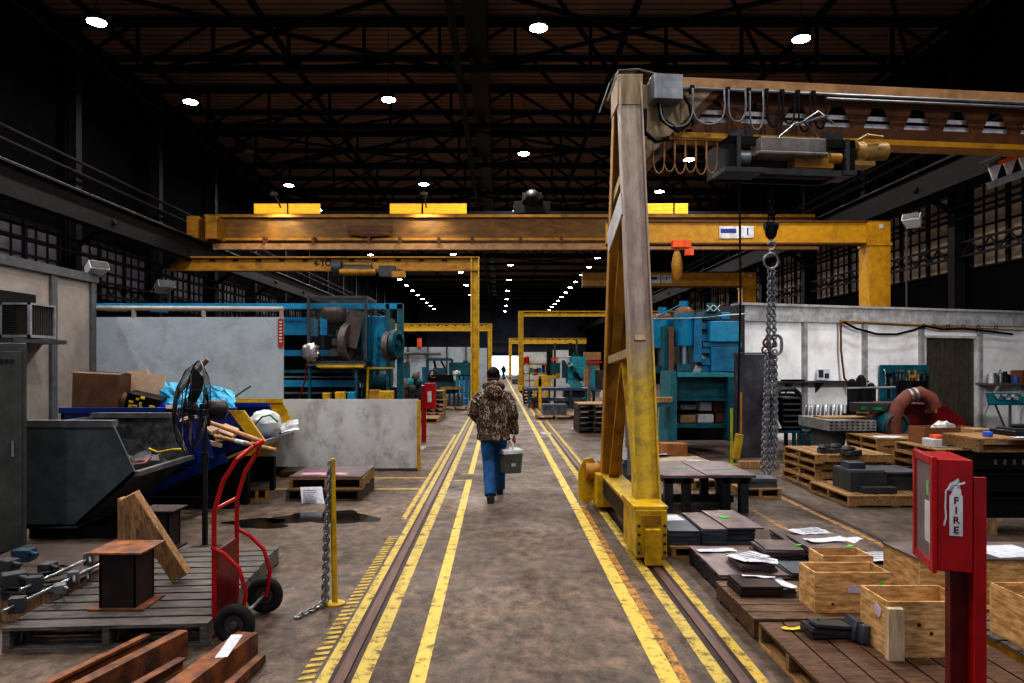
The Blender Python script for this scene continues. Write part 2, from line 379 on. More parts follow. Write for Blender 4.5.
# oily puddle on the left and drag marks
def puddle(cx, cy, rx, ry, seed, label, n=40):
    rr = random.Random(seed); ph = [rr.uniform(0,6.28) for _ in range(5)]; pts = []
    for k in range(n):
        g = 2*PI*k/n; r = 1+.22*math.sin(2*g+ph[0])+.16*math.sin(3*g+ph[1])+.1*math.sin(5*g+ph[2])+.05*math.sin(9*g+ph[3])
        pts.append((cx+rx*r*math.cos(g), cy+ry*r*math.sin(g), .0035))
    tag(MB().add(pts, [tuple(range(n))]).build('oil_puddle', pud), label, 'puddle', None)
pud = M('puddle', (.02,.017,.016), .12, grime=0)
puddle(-2.05, 8.3, .50, .40, 3, 'dark wet oil puddle on the floor in front of the two stacked pallets')
puddle(-2.75, 8.0, .38, .22, 5, 'smaller wet patch on the floor left of the large oil puddle')

# ---------------------------------------------------------------- building shell
roofm = bpy.data.materials.new('roof deck'); roofm.use_nodes = True
def _roof():
    N = roofm.node_tree.nodes; L = roofm.node_tree.links; b = N['Principled BSDF']; b.inputs['Roughness'].default_value = .8
    tc = N.new('ShaderNodeTexCoord'); w = N.new('ShaderNodeTexWave'); w.bands_direction = 'Y'; w.inputs['Scale'].default_value = .95; w.inputs['Distortion'].default_value = .25; w.inputs['Detail'].default_value = 2
    L.new(tc.outputs['Object'], w.inputs['Vector']); n = N.new('ShaderNodeTexNoise'); n.inputs['Scale'].default_value = .8; n.inputs['Detail'].default_value = 6; L.new(tc.outputs['Object'], n.inputs['Vector'])
    r = N.new('ShaderNodeValToRGB'); r.color_ramp.elements[0].position = .05; r.color_ramp.elements[0].color = (.14,.09,.075,1); r.color_ramp.elements[1].position = .35; r.color_ramp.elements[1].color = (.42,.28,.23,1)
    L.new(w.outputs[1], r.inputs[0]); x = N.new('ShaderNodeMix'); x.data_type = 'RGBA'; x.blend_type = 'MULTIPLY'; x.inputs[0].default_value = .7
    L.new(r.outputs[0], x.inputs[6]); L.new(n.outputs[0], x.inputs[7]); L.new(x.outputs[2], b.inputs['Base Color'])
_roof()
struct(MB().b2(XL, XR, YB, YE+1, ZR, ZR+.15).build('ceiling', roofm))
struct(MB().b2(XL-.2, XL, YB, YE, 0, ZR).build('wall_left', wall_d))
struct(MB().b2(XR, XR+.2, YB, YE, 0, ZR).build('wall_right', wall_d))
dx0, dx1, dz = X_(491,118), X_(518,118), 3.15
struct(MB().b2(XL, dx0, YE-1, YE-.8, 0, ZR).b2(dx1, XR, YE-1, YE-.8, 0, ZR).b2(dx0, dx1, YE-1, YE-.8, dz, ZR).build('wall_far', endw))
struct(MB().b2(dx0-.1, dx0, YE-1.1, YE-.7, 0, dz).b2(dx1, dx1+.1, YE-1.1, YE-.7, 0, dz).b2(dx0-.1, dx1+.1, YE-1.1, YE-.7, dz, dz+.12).build('door_1', gal))
struct(MB().b2(dx0-3, dx1+3, YE+5, YE+5.1, 0, 6).build('daylight_panel', skym))  # glowing panel added beyond the door, standing in for daylight
trim(MB().b2(-1.6, 9, YE-1.4, YE-1.2, 3.7, 4.6), gry); trim(MB().b2(-1.6, 9, YE-1.4, YE-1.2, 5.3, 5.8), gry)
# roof trusses
ZT = 11.0
y0 = 21.8-5.3*4
nT = 21
for i in range(nT):
    Y = y0+5.3*i; m = MB()
    m.b2(XL, XR, Y-.1, Y+.1, ZT-.06, ZT+.1); m.b2(XL, XR, Y-.1, Y+.1, ZR-.25, ZR-.02)
    n = 12; w = (XR-XL)/n
    if i < 12:
        for k in range(n):
            xa = XL+w*k; m.bar((xa, Y, ZT), (xa, Y, ZR-.1), .09)
            if k < n/2: m.bar((xa, Y, ZT), (xa+w, Y, ZR-.12), .08)
            else: m.bar((xa, Y, ZR-.12), (xa+w, Y, ZT), .08)
    trim(m, truss_m)
# long members and bracing in the bottom-chord plane
trim(MB().b2(-1.35,-1.15, -3, 116, ZT-.16, ZT+.02), truss_l)
trim(MB().b2(-.95,-.35, -3, 116, ZT+.3, ZR-.1), blk)
for x in (-10.9, -6.4, 3.6, 8.6, 12.4): trim(MB().b2(x-.07, x+.07, -3, 116, ZT+.12, ZT+.24), truss_m)
trim(MB().tube([(-11.6,-3,ZT-.5),(-11.6,80,ZT-.5)], .05, 6), truss_l)
for i in range(3, 12):
    Y = y0+5.3*i; m = MB()
    for (a, b_) in ((-10.9,-1.25),(-1.25,8.6)):
        if i % 2: m.bar((a,Y,ZT-.1),(b_,Y+5.3,ZT-.1),.09); m.bar((b_,Y,ZT-.1),(a,Y+5.3,ZT-.1),.09)
    for x in (-8.6,-3.8,1.2,6.1,10.6): m.bar((x-2.2,Y,ZT),(x,Y+2.65,ZR-.2),.09); m.bar((x,Y+2.65,ZR-.2),(x+2.2,Y+5.3,ZT),.09)
    m.b2(XL,XR,Y+2.6,Y+2.7,ZR-.2,ZR-.02)
    trim(m, truss_m)
# wall columns, cladding bands and runways
def wall_side(s, X, zb0, zb1, pm, run_z):
    xi = X-s*.35
    for i in range(19):
        Y = y0+5.3*i+.0
        m = MB(); m.b2(xi-.15, xi+.15, Y-.02, Y+.02, 0, ZR); m.b2(xi-.17, xi-.13, Y-.15, Y+.15, 0, ZR); m.b2(xi+.13, xi+.17, Y-.15, Y+.15, 0, ZR)
        m.bar((xi, Y, run_z-1.3), (xi-s*1.3, Y, run_z-.5), .14, .14)
        trim(m, truss_l)
    # runway girder with top rail
    m = MB(); xr = X-s*1.55
    m.b2(xr-.2, xr+.2, -3, 116, run_z-.06, run_z); m.b2(xr-.03, xr+.03, -3, 116, run_z-.8, run_z); m.b2(xr-.17, xr+.17, -3, 116, run_z-.86, run_z-.8)
    trim(m, truss_l); trim(MB().b2(xr-.035, xr+.035, -3, 116, run_z, run_z+.08), gal)
    m = MB()
    for k, zz in enumerate((run_z-1.5, run_z-1.15, run_z+.9, run_z+1.2)): m.tube([(X-s*(.55+.1*k), -3, zz), (X-s*(.55+.1*k), 80, zz)], .05, 6)
    trim(m, truss_l)
    # window bands: one opening per bay
    k = 0
    for i in range(2, 13):
        ya, yb = y0+5.3*i+.3, y0+5.3*(i+1)-.3
        k += 1; n = 9; nz = 4; m = MB(); g = MB()
        g.b2(X-s*.03, X-s*.05, ya, yb, zb0, zb1)
        w = (yb-ya)/n
        for q in range(n+1): m.b2(X-s*.05, X-s*(.14 if q % 3 == 0 else .09), ya+w*q-(.06 if q % 3 == 0 else .025), ya+w*q+(.06 if q % 3 == 0 else .025), zb0, zb1)
        for q in range(nz+1): zz = zb0+(zb1-zb0)*q/nz; m.b2(X-s*.05, X-s*.1, ya, yb, zz-.03, zz+.03)
        WI[0] += 1
        o = struct(m.build('window_%d' % WI[0], truss_m)); 
        g.build('pane', pm, o)
    m = MB()
    for q in range(90):
        Y = 8+.8*q; m.bar((X-s*.3, Y, run_z-2.6), (X-s*.3, Y+.4, run_z-2.2), .04); m.bar((X-s*.3, Y+.4, run_z-2.2), (X-s*.3, Y+.8, run_z-2.6), .04)
    m.b2(X-s*.34, X-s*.26, 8, 80, run_z-2.65, run_z-2.58); m.b2(X-s*.34, X-s*.26, 8, 80, run_z-2.22, run_z-2.15)
    trim(m, truss_l)
WI = [0]
wall_side(-1, XL, 4.0, 5.9, panel_, 6.75)
wall_side(1, XR, 4.75, 7.2, pane, 7.75)

# ---------------------------------------------------------------- high bay lamps
def make_lamp():
    r = thing('high_bay_lamp', (0,0,0), 'x', 'lamp', 'high bay lamps under the roof')
    MB().lathe((0,0,0), [(.24,.02),(.25,.06),(.2,.16),(.12,.2),(.1,.34),(.06,.36)], 20).build('housing', dgry, r)
    MB().lathe((0,0,0), [(.215,.0),(.22,.03),(.0,.03)], 20).build('lens', lampm, r)
    MB().torus((0,0,.42), .04, .01, (0,1,0), 12, 5).tube([(0,0,.46),(0,0,2.31)], .012, 6).build('hook', dgry, r)
    return r
lamp = make_lamp()
ld = bpy.data.lights.new('high bay light', 'AREA'); ld.shape = 'DISK'; ld.size = .42; ld.energy = 200; ld.color = (1.0,.93,.86)
lpos = []
for k in range(-1, 10): lpos.append((1.0, 17.7+10.6*k, 'middle row', 'centre'))
for k in range(-1, 9): lpos.append((-3.55, 22.5+10.6*k, 'row left of the middle', 'left centre'))
for k in range(-2, 18): lpos.append((-10.0, 17.4+5.3*k, 'left-hand row', 'left'))
for k in range(-2, 18): lpos.append((7.9, 18.3+5.4*k, 'right-hand row', 'right'))
cnt = {}
first = True
lpos.sort(key=lambda t: (t[2], t[1]))
for (x, y, row, w) in lpos:
    vis = y > 16
    if vis: cnt[row] = cnt.get(row, 0)+1
    i = cnt.get(row, 0)
    if vis: lb = 'bright round high bay lamp in the %s, %s from camera' % (row, ORD[i-1])
    else: lb = 'round high bay lamp of the %s, %s the camera' % (row, 'above' if y < 10 else 'ahead of')
    if y < 5: continue
    if not vis and y < 16 : pass
    if first: o = lamp; o.location = (x, y, 10.3); o['label'] = lb; first = False
    else: o = dup(lamp, (x, y, 10.3), label=lb)
    if x == -10 and 26 < y < 29:
        o['label'] = 'unlit dim high bay lamp in the left-hand row'
        for ch in o.children:
            if ch.name.startswith('lens'): ch.data = ch.data.copy(); ch.data.materials[0] = gal
        continue
    if y < 92:
        l = bpy.data.objects.new('high_bay_light', ld); COL.objects.link(l); l.location = (x, y, 10.28)
for (x, y) in ((1,-1),(-5,2),(6,1.5),(-5,8)):
    l = bpy.data.objects.new('high_bay_light', ld); COL.objects.link(l); l.location = (x, y, 10.28)

# ---------------------------------------------------------------- overhead cranes in the background
def castel(mb, x0, x1, zt, zb, per, th, top=.12, bot=.33, h=.22, yc=0):
    """web with trapezoid openings along x"""
    zc = zb+(zt-zb)*.33; z1 = zc+h; z0 = zc
    mb.b2(x0, x1, yc-th/2, yc+th/2, z1, zt); mb.b2(x0, x1, yc-th/2, yc+th/2, zb, z0)
    x = x0
    while x < x1:
        mb.prism([(x-(per-bot)/2, yc-th/2, z0),(x+(per-bot)/2, yc-th/2, z0),(x+(per-top)/2, yc-th/2, z1),(x-(per-top)/2, yc-th/2, z1)], (0,th,0)); x += per
# bridge crane
Yb = 29.0
r = thing('bridge_crane', (0,Yb,6.8), 'long amber double-girder bridge crane spanning the whole hall under the lamps', 'crane')
xa, xb = -12.05, 12.9
MB().b2(xa, xb, Yb-.3, Yb+.3, Z_(240,Yb), Z_(219,Yb)).build('girder', beamb, r)
MB().b2(xa, xb, Yb-.45, Yb+.45, Z_(219,Yb)-.02, Z_(216.5,Yb)).b2(xa, xb, Yb-.4, Yb+.4, Z_(242,Yb), Z_(239.5,Yb)).build('girder_flange', ylwd, r)
MB().b2(xa+.5, xb, Yb-.75, Yb-.5, Z_(250,Yb-.6), Z_(244,Yb-.6)).build('lower_rail', tan, r)
MB().b2(xa+.3, xb, Yb+1.6, Yb+2.1, Z_(240,Yb), Z_(213,Yb+2)).build('rear_girder', blk, r)
for (p0, p1) in ((250,283),(285,317),(388,420),(422,466),(645,676),(678,691)):
    m = MB(); x0, x1 = X_(p0,Yb), X_(p1,Yb); zt, zb = Z_(203.5,Yb+.5), Z_(213.5,Yb+.5)
    m.b2(x0, x1, Yb+.5, Yb+.55, zb, zt)
    for q in range(4): zz = zb+(zt-zb)*(q+.5)/4; m.b2(x0, x1, Yb+.43, Yb+.5, zz-.02, zz+.02)
    m.build('louvre_panel', louvre_glow, r)
lz = bpy.data.lights.new('crane light', 'SPOT'); lz.energy = 260; lz.color = (1,.85,.6); lz.spot_size = 2.0; lz.spot_blend = .8; lz.shadow_soft_size = .15
for p0 in (283, 427):
    m = MB(); x = X_(p0,Yb); m.lathe((x,Yb-1.2,Z_(214,Yb)+.5), [(.16,0),(.16,.08),(.06,.16)], 12).bar((x,Yb-1.2,Z_(214,Yb)+.6),(x,Yb-.3,Z_(214,Yb)+.2),.05); m.build('work_light', dgry, r)
    l = bpy.data.objects.new('crane_light', lz); COL.objects.link(l); l.location = (x, Yb-1.2, Z_(214,Yb)+.45); l.rotation_euler = (.35,0,0)
for p0 in (208, 226): m = MB().b2(X_(p0,Yb)-.35, X_(p0,Yb)+.1, Yb-1.2, Yb+1.2, Z_(240,Yb)-.15, Z_(222,Yb)); m.build('end_carriage', ylwd, r)
m = MB(); xx = X_(372,Yb); m.b2(xx-.9, xx+.9, Yb-.5, Yb-.35, Z_(232,Yb-.4), Z_(226,Yb-.4)); m.ball((xx,Yb-.5,Z_(236,Yb)), (.9,.05,.14)); m.build('name_plate', brn, r)
m = MB(); xx = X_(532,Yb)
for q, w_ in ((0,1.5),(.7,.8)): m.b2(xx-w_/2, xx+w_/2, Yb-.2, Yb+1.2, Z_(214,Yb)+q*.5, Z_(214,Yb)+q*.5+.5)
m.ball((xx,Yb-.2,Z_(199,Yb)), .35); m.build('trolley', blk, r)
for px_ in (222,270,318,372,402,440,473,520,560): MB().b2(X_(px_,Yb)-.05, X_(px_,Yb)+.05, Yb-.8, Yb-.4, Z_(247,Yb), Z_(240,Yb)).build('hanger', brn, r)

def semi_gantry(Y, xl, xleg, ztop, dep, label, mat, legmat, legw=.3, words=None, hoist=None, right=False):
    r = thing('gantry_crane', (xleg, Y, 0), label, 'crane')
    m = MB(); m.b2(xl, xleg+.1, Y-.02, Y+.02, ztop-dep, ztop); m.build('web', mat, r)
    MB().b2(xl, xleg+.12, Y-.18, Y+.18, ztop-.06, ztop).build('top_flange', mat, r)
    MB().b2(xl, xleg+.1, Y-.18, Y+.18, ztop-dep-.05, ztop-dep+.02).build('bottom_flange', mat, r)
    m = MB(); m.b2(xleg-legw/2, xleg+legw/2, Y-.03, Y+.03, .3, ztop); m.b2(xleg-legw/2, xleg-legw/2+.05, Y-.15, Y+.15, .3, ztop); m.b2(xleg+legw/2-.05, xleg+legw/2, Y-.15, Y+.15, .3, ztop); m.build('leg', legmat, r)
    m = MB(); m.b2(xleg-.16, xleg+.16, Y-1.2, Y+1.2, .12, .42); m.build('end_truck', legmat, r)
    for dy in (-1, 1): MB().cyl((xleg-.06,Y+dy,.14),(xleg+.06,Y+dy,.14),.13,14).build('wheel', rustd, r)
    k = xl+.7*(1 if xleg > xl else -1); st = .9*(1 if xleg > xl else -1)
    while (k < xleg-.3) if xleg > xl else (k > xleg+.3): MB().b2(k-.1,k+.1,Y-.035,Y-.02,ztop-dep*.35,ztop-dep*.2).build('bolt_plate', blk, r); k += st
    if hoist is not None:
        xh = hoist; zt = ztop-dep
        h = MB(); h.b2(xh-1.3, xh+1.3, Y-.35, Y+.1, zt-.12, zt-.02); h.cyl((xh-.9,Y-.25,zt-.05),(xh+.2,Y-.25,zt-.05),.22); h.cyl((xh-1.3,Y-.3,zt+.05),(xh-.95,Y-.3,zt+.05),.3); h.b2(xh+.5,xh+1.1,Y-.5,Y-.1,zt-.3,zt+.1); h.build('hoist', dgry, r)
        h = MB(); h.cyl((xh-.95,Y-.62,zt-.16),(xh+.4,Y-.62,zt-.16),.12); h.b2(xh+1,xh+1.5,Y-.6,Y-.3,zt-.35,zt-.12); h.build('hoist_motor', ylwd, r)
        h = MB(); h.cyl((xh,Y-.2,zt-1.1),(xh,Y-.2,zt),.02,6); h.build('hoist_rope', blk, r)
    if words: text(words, dep*.6, tblk, 'lettering', r, face_cam((words_x, Y-.05, ztop-dep*.5)), .003)
    return r
words_x = X_(326,27.1)
semi_gantry(27.1, X_(171,27.1), -.93, Z_(257,27.1), .5, 'rusty yellow semi gantry crane marked 4 TON with slim leg on the left rail', ylwd, ylw, .33, '4-TON', X_(368,27.1))
semi_gantry(72, -11.5, -.93, Z_(323.5,72), .75, 'bright yellow gantry crane far down the left bay, above the white partition', ylw, ylw, .45)
semi_gantry(45.5, 11.5, 1.42, Z_(311,45.5), .32, 'yellow gantry crane with perforated beam in the right bay behind the tall crane leg', ylw, ylw, .34)
semi_gantry(88, 11.0, 1.42, Z_(338,88), .7, 'distant yellow gantry crane beyond the blue machines in the right bay', ylw, ylw, .4)
# jib cranes of the right bay
def jib(Y, xc, xf, zt, dep, cw, label, sign=None):
    r = thing('jib_crane', (xc, Y, 0), label, 'crane')
    MB().b2(xc-cw/2, xc+cw/2, Y-cw/2, Y+cw/2, 0, zt-.02).b2(xc-cw/2-.03, xc+cw/2+.03, Y-cw/2-.03, Y+cw/2+.03, zt-dep-.1, zt-dep-.03).build('column', orng, r)
    MB().b2(xf, xc-cw/2, Y-.1, Y+.1, zt-dep, zt).build('arm', orng, r)
    MB().b2(xf, xc+cw/2, Y-.16, Y+.16, zt, zt+.05).b2(xf, xc-cw/2, Y-.2, Y+.2, zt-dep-.05, zt-dep).build('arm_flange', brn, r)
    if sign:
        sx, s = sign
        q = MB().b2(sx-s*1.5, sx-s*.05, Y-.13, Y-.11, zt-dep*.78, zt-dep*.2).build('sign', white, r)
        MB().b2(sx-s*1.4, sx-s*.3, Y-.137, Y-.131, zt-dep*.52, zt-dep*.32).build('sign_lettering', tblue, q)
        q = MB().b2(sx+s*.05, sx+s*.95, Y-.13, Y-.11, zt-dep*.75, zt-dep*.18).build('sign', white, r)
        text('1', dep*.45, tblue, 'number', q, face_cam((sx+s*.5, Y-.14, zt-dep*.46)), .003)
    MB().b2(xc-cw*.05, xc+cw*.15, Y-cw/2-.02, Y-cw/2-.005, zt-.22, zt-.1).build('tag', white, r)
    return r
jib(21, X_(874.5,21), X_(606,21), Z_(223,21), .62, .62, 'large amber jib crane with thick column behind the white room on the right', (X_(739,21), .42))
jib(32.4, X_(747,32.4), X_(582,32.4), Z_(273,32.4), .62, .62, 'smaller amber jib crane beyond the blue press, its free end left of the leg', (X_(660,32.4), .55))
# hoist hanging from the large jib arm
r = thing('chain_hoist', P(680,240,20.6), 'small orange chain hoist hanging from the jib arm right of the tall leg', 'hoist')
MB().b2(X_(672,20.6), X_(690,20.6), 20.45, 20.75, Z_(248,20.6), Z_(241,20.6)).build('trolley', otag, r)
MB().lathe(P(677,281,20.6), [(.05,0),(.14,.15),(.17,.5),(.1,.85),(.04,.95)], 12).build('body', ylwd, r)
MB().b2(X_(684,20.6), X_(692,20.6), 20.4, 20.6, Z_(256,20.6), Z_(250,20.6)).build('motor', otag, r)
# ================================================================ tall gantry crane of the right rail
r = thing('gantry_crane', (1.40, 7.7, 0), 'tall yellow and tan A-frame gantry crane in the foreground, standing on the right rail', 'crane')
GC = r
yl1 = M('leg yellow worn', (.66,.46,.03), .45, c2=(.40,.30,.10), grime=.6, stretch=(2,2,.5), scale=4, gscale=6)
# end truck along the rail
MB().b2(1.30,1.50,6.5,9.0,.17,.42).b2(1.27,1.53,6.6,8.9,.42,.45).build('end_truck', yl1, r, .008)
MB().b2(1.285,1.295,6.9,8.7,.2,.38).build('truck_rail', rustd, r)
ho = MB().b2(1.235,1.52,6.32,6.95,.07,.50).build('wheel_housing', ylw, r, .01)
MB().b2(1.22,1.535,6.34,6.95,.50,.53).build('cover_plate', ylw, ho, .004)
m = MB().b2(1.31,1.45,6.24,6.32,.02,.34); m.build('rail_sweep', ylw, ho, .005)
for sx in (1.262,1.285+.21):
    for sz in (.12,.2,.28,.36): MB().cyl((sx,6.325,sz),(sx,6.300,sz),.014,8).build('bolt', dgry, ho)
MB().b2(1.30,1.46,6.298,6.322,.375,.455).build('name_plate', ylwd, ho)
for y_ in (6.62, 8.72): MB().cyl((1.36,y_,.155),(1.46,y_,.155),.14,20).build('wheel', rustd, r)
ho = MB().prism([(1.02,8.98,.08),(1.02,8.98,.44),(1.09,8.98,.60),(1.2,8.98,.62),(1.27,8.98,.5),(1.27,8.98,.14),(1.14,8.98,.02)], (0,.05,0)).b2(1.2,1.52,8.6,9.2,.06,.46).build('wheel_housing', ylw, r, .006)
MB().cyl((1.1,8.9,.45),(1.35,8.9,.45),.11,16).cyl((1.27,8.9,.45),(1.42,8.9,.45),.15,16).build('drive_motor', ylwd, r)
# legs
def leg(p, q, w, d, name='leg', mat=yl1):
    p, q = V(p), V(q); m = MB(); a = V((1,0,0)); dd = (q-p).normalized(); n = a.cross(dd)
    m.bar(p, q, w, .014, up=n)
    for s_ in (-1, 1): m.bar(p+a*s_*(w/2-.008), q+a*s_*(w/2-.008), .016, d, up=n)
    m.bar(p-n*d*.42, q-n*d*.42, w, .014, up=n)
    return m.build(name, mat, r)
f0, f1 = V((1.42,6.72,.42)), V((1.405,7.56,4.82))
lm = M('leg tan to yellow', (.42,.35,.30), .45, c2=(.30,.24,.20), grime=.45, stretch=(3,3,.5))
# front leg: colour changes from tan above to yellow below
def legmat():
    N = lm.node_tree.nodes; L = lm.node_tree.links; b = N['Principled BSDF']; src = b.inputs['Base Color'].links[0].from_socket
    g = N.new('ShaderNodeTexCoord'); sx = N.new('ShaderNodeSeparateXYZ'); L.new(g.outputs['Object'], sx.inputs[0])
    n = N.new('ShaderNodeTexNoise'); n.inputs['Scale'].default_value = 2.5; n.inputs['Detail'].default_value = 6; L.new(g.outputs['Object'], n.inputs['Vector'])
    ad = N.new('ShaderNodeMath'); ad.operation = 'ADD'; L.new(sx.outputs[2], ad.inputs[0]); ms = N.new('ShaderNodeMath'); ms.operation = 'MULTIPLY'; ms.inputs[1].default_value = 1.2; L.new(n.outputs[0], ms.inputs[0]); L.new(ms.outputs[0], ad.inputs[1])
    mr = N.new('ShaderNodeMapRange'); mr.inputs[1].default_value = 2.25; mr.inputs[2].default_value = 2.75; L.new(ad.outputs[0], mr.inputs[0])
    yn = N.new('ShaderNodeTexNoise'); yn.inputs['Scale'].default_value = 8; yn.inputs['Detail'].default_value = 9; yn.inputs['Roughness'].default_value = .75; L.new(g.outputs['Object'], yn.inputs['Vector'])
    yr = N.new('ShaderNodeValToRGB'); yr.color_ramp.elements[0].position = .42; yr.color_ramp.elements[0].color = (.64,.46,.04,1); yr.color_ramp.elements[1].position = .72; yr.color_ramp.elements[1].color = (.2,.16,.08,1); L.new(yn.outputs[0], yr.inputs[0])
    mx = N.new('ShaderNodeMix'); mx.data_type = 'RGBA'; L.new(mr.outputs[0], mx.inputs[0]); L.new(yr.outputs[0], mx.inputs[6]); L.new(src, mx.inputs[7]); L.new(mx.outputs[2], b.inputs['Base Color'])
legmat()
leg(f0, f1, .245, .17, mat=lm)
g0, g1 = V((1.39,8.72,.42)), V((1.40,7.86,4.6))
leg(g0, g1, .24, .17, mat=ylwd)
MB().b2(1.27,1.54,7.5,7.95,4.60,4.93).build('leg_head', gold, r, .005)
def lerp(a, b, t): return a+(b-a)*t
ta, tb = .345, .345
ca, cb = lerp(f0,f1,.345)+V((0,.12,0)), lerp(g0,g1,.345)
MB().bar(ca, cb, .2, .09).build('cross_member', gold, r)
ca, cb = lerp(f0,f1,.78)+V((0,.12,0)), lerp(g0,g1,.78)
MB().bar(ca, cb, .2, .1).build('cross_member', gold, r)
MB().bar(lerp(f0,f1,.70)+V((-.13,.02,0)), lerp(g0,g1,.70)+V((-.13,0,-.12)), .012, .26).build('sign_plate', wht, r)
c1 = lerp(lerp(f0,f1,.345), lerp(g0,g1,.345), .5)
MB().bar(c1, f0+V((0,.28,.02)), .12, .05).build('brace', ylw, r)
MB().bar(c1, g0+V((0,-.25,.02)), .12, .05).build('brace', ylwd, r)
c2 = lerp(lerp(f0,f1,.70), lerp(g0,g1,.70), .5)
MB().bar(c2, lerp(f0,f1,.37), .11, .05).build('brace', gold, r)
MB().bar(c2, lerp(g0,g1,.37), .11, .05).build('brace', ylwd, r)
MB().b2(1.40,1.5,7.62,7.78,.9,1.9).build('control_conduit', gal, r, .01)
MB().tube([(1.44,7.7,.6),(1.44,7.7,1.0)],.03,8).tube([(1.46,7.7,1.9),(1.44,7.7,2.6),(1.42,7.7,4.6)],.02,8).build('conduit', gal, r)
# beam, turned a little away to the right
th = math.atan(.111); BX = MX.Translation((1.40,7.69,0)) @ MX.Rotation(th, 4, 'Z'); L_ = 8.3
def B(): return MB(BX)
B().b2(.25,L_,-.14,.14,4.86,4.93).b2(.25,L_,-.15,-.13,4.83,4.94).build('top_flange', tan, r)
m = B(); castel(m, .75, L_, 4.86, 4.34, .49, .02, .14, .36, .24, yc=0); m.build('web', brn, r)
m = B(); 
for q in range(3): m.b2(.6, L_, .05, .06, 4.45+q*.085, 4.50+q*.085)
m.build('rear_pale_slats', white, r)['kind'] = 'stuff'  # white slats added so the web openings read as lit siding behind
B().b2(.5,L_,-.13,.13,4.29,4.35).build('bottom_flange', orng, r)
B().tube([(.3,-.2,4.80),(L_,-.2,4.80)],.018,8).build('festoon_rail', gal, r)
B().tube([(2.2,-.22,4.745),(L_,-.22,4.745)],.016,8).build('festoon_rail', gal, r)
# gusset triangle at the leg head
B().prism([(.1,-.1,4.86),(.98,-.1,4.86),(.1,-.1,3.95)], (0,.02,0)).build('gusset', gold, r)
B().bar((.98,-.08,4.86),(.12,-.08,3.93),.16,.025,up=V((0,1,0))).build('gusset_flange', brn, r)
B().b2(.2,.52,-.34,-.12,4.62,4.89).build('junction_box', gal, r, .01)
B().tube([(.3,-.2,4.62),(.32,-.22,4.45),(.5,-.24,4.32),(.62,-.2,4.42)],.028,8).tube([(.14,-.2,4.55),(.13,-.22,4.3),(.25,-.24,4.2),(.4,-.2,4.25)],.026,8).tube([(.52,-.2,4.8),(.62,-.25,4.6),(.68,-.2,4.4)],.02,6).build('power_cable', blk, r)
B().tube([(-.24,-.1,4.66),(-.12,-.1,5.0),(.1,-.1,5.02),(.35,-.1,4.97),(.5,-.1,4.93)],.012,6).tube([(-.24,.25,4.66),(-.12,.25,5.0),(.1,.25,5.02),(.35,.25,4.97),(.5,.1,4.93)],.012,6).prism([(-.12,-.1,5.0),(.1,-.1,5.02),(.1,.25,5.02),(-.12,.25,5.0)],(0,0,.008)).prism([(0,-.02,4.9),(.08,-.02,4.9),(.04,-.02,5.0)],(0,.04,0)).build('top_guard', gry, r)
def loop(u0, u1, zt, zb, y, rr_=.011):
    pts = []
    for k in range(13):
        t = k/12; a = PI*t; pts.append(((u0+u1)/2-(u1-u0)/2*math.cos(a)*(1+.25*math.sin(a)), y, zt-(zt-zb)*math.sin(a)**.55))
    return pts
us = [.30,.62,.66,.98,1.06,1.22,1.30,1.42,1.50,1.60,1.68,1.78,1.86,1.96,2.04,2.14]
for k in range(0, 16, 2):
    B().tube(loop(us[k], us[k+1]+.03, 4.78, 4.36+.04*((k//2) % 3), -.25), .011, 6).build('festoon_cable', gal if k < 8 else blk, r)
for u in us[::2]: B().b2(u-.02,u+.02,-.24,-.18,4.74,4.82).build('festoon_trolley', blk, r)
for k in range(6):
    u = .27+.12*k; B().tube(loop(u, u+.125, 4.27, 3.90+.02*(k % 2), -.1), .009, 6).build('festoon_cable', tan, r)
B().b2(.2,1.1,-.12,-.08,4.27,4.29).build('lower_festoon_rail', ylwd, r)
# hoist trolley travelling on the beam
h = thing('hoist_trolley', BX @ V((1.75,0,3.9)), 'black framed hoist trolley with grey motor hanging under the tall crane beam', 'hoist')
def Bh(): return MB(BX @ MX.Translation((-1.38,0,0)))
Bh().b2(2.42,2.50,-.3,.3,3.92,4.27).b2(3.78,3.86,-.3,.3,3.92,4.27).b2(2.42,3.86,-.3,-.26,4.18,4.27).b2(2.42,3.86,.26,.3,3.92,4.27).build('frame', blk, h)
Bh().b2(2.36,2.80,-.34,.0,3.88,3.93).b2(2.80,3.86,-.32,-.28,3.87,3.93).b2(3.7,3.86,-.34,.0,3.88,3.93).b2(2.50,2.54,-.33,-.29,3.93,4.27).b2(3.74,3.78,-.33,-.29,3.93,4.27).build('lower_frame', dgry, h)
Bh().b2(2.72,3.46,-.42,-.18,4.08,4.24).b2(2.70,3.48,-.43,-.17,4.05,4.09).build('motor_cover', M('hoist grey', (.27,.25,.23), .5, grime=.6), h, .015)
Bh().cyl((2.6,-.05,4.03),(3.7,-.05,4.03),.13,20).build('drum', rustd, h)
Bh().cyl((2.55,-.2,4.06),(2.68,-.2,4.06),.09,14).build('brake', gal, h)
Bh().b2(3.15,3.6,-.32,-.1,3.95,4.06).cyl((3.55,-.3,4.06),(3.68,-.3,4.06),.06,12).build('gearbox', ylwd, h)
for u in (2.55,2.68,3.62,3.74): Bh().cyl((u,-.17,4.33),(u,-.10,4.33),.07,14).build('trolley_wheel', dgry, h)
Bh().cyl((3.98,-.2,4.17),(4.28,-.2,4.19),.10,14).cyl((3.9,-.2,4.15),(3.99,-.2,4.15),.14,14).b2(3.86,4.1,-.3,-.1,4.0,4.05).tube([(3.92,-.25,4.28),(4.0,-.3,4.33),(4.2,-.28,4.32)],.02,6).build('travel_motor', M('ochre motor', (.42,.26,.08), .5, grime=.7, gscale=8), h)
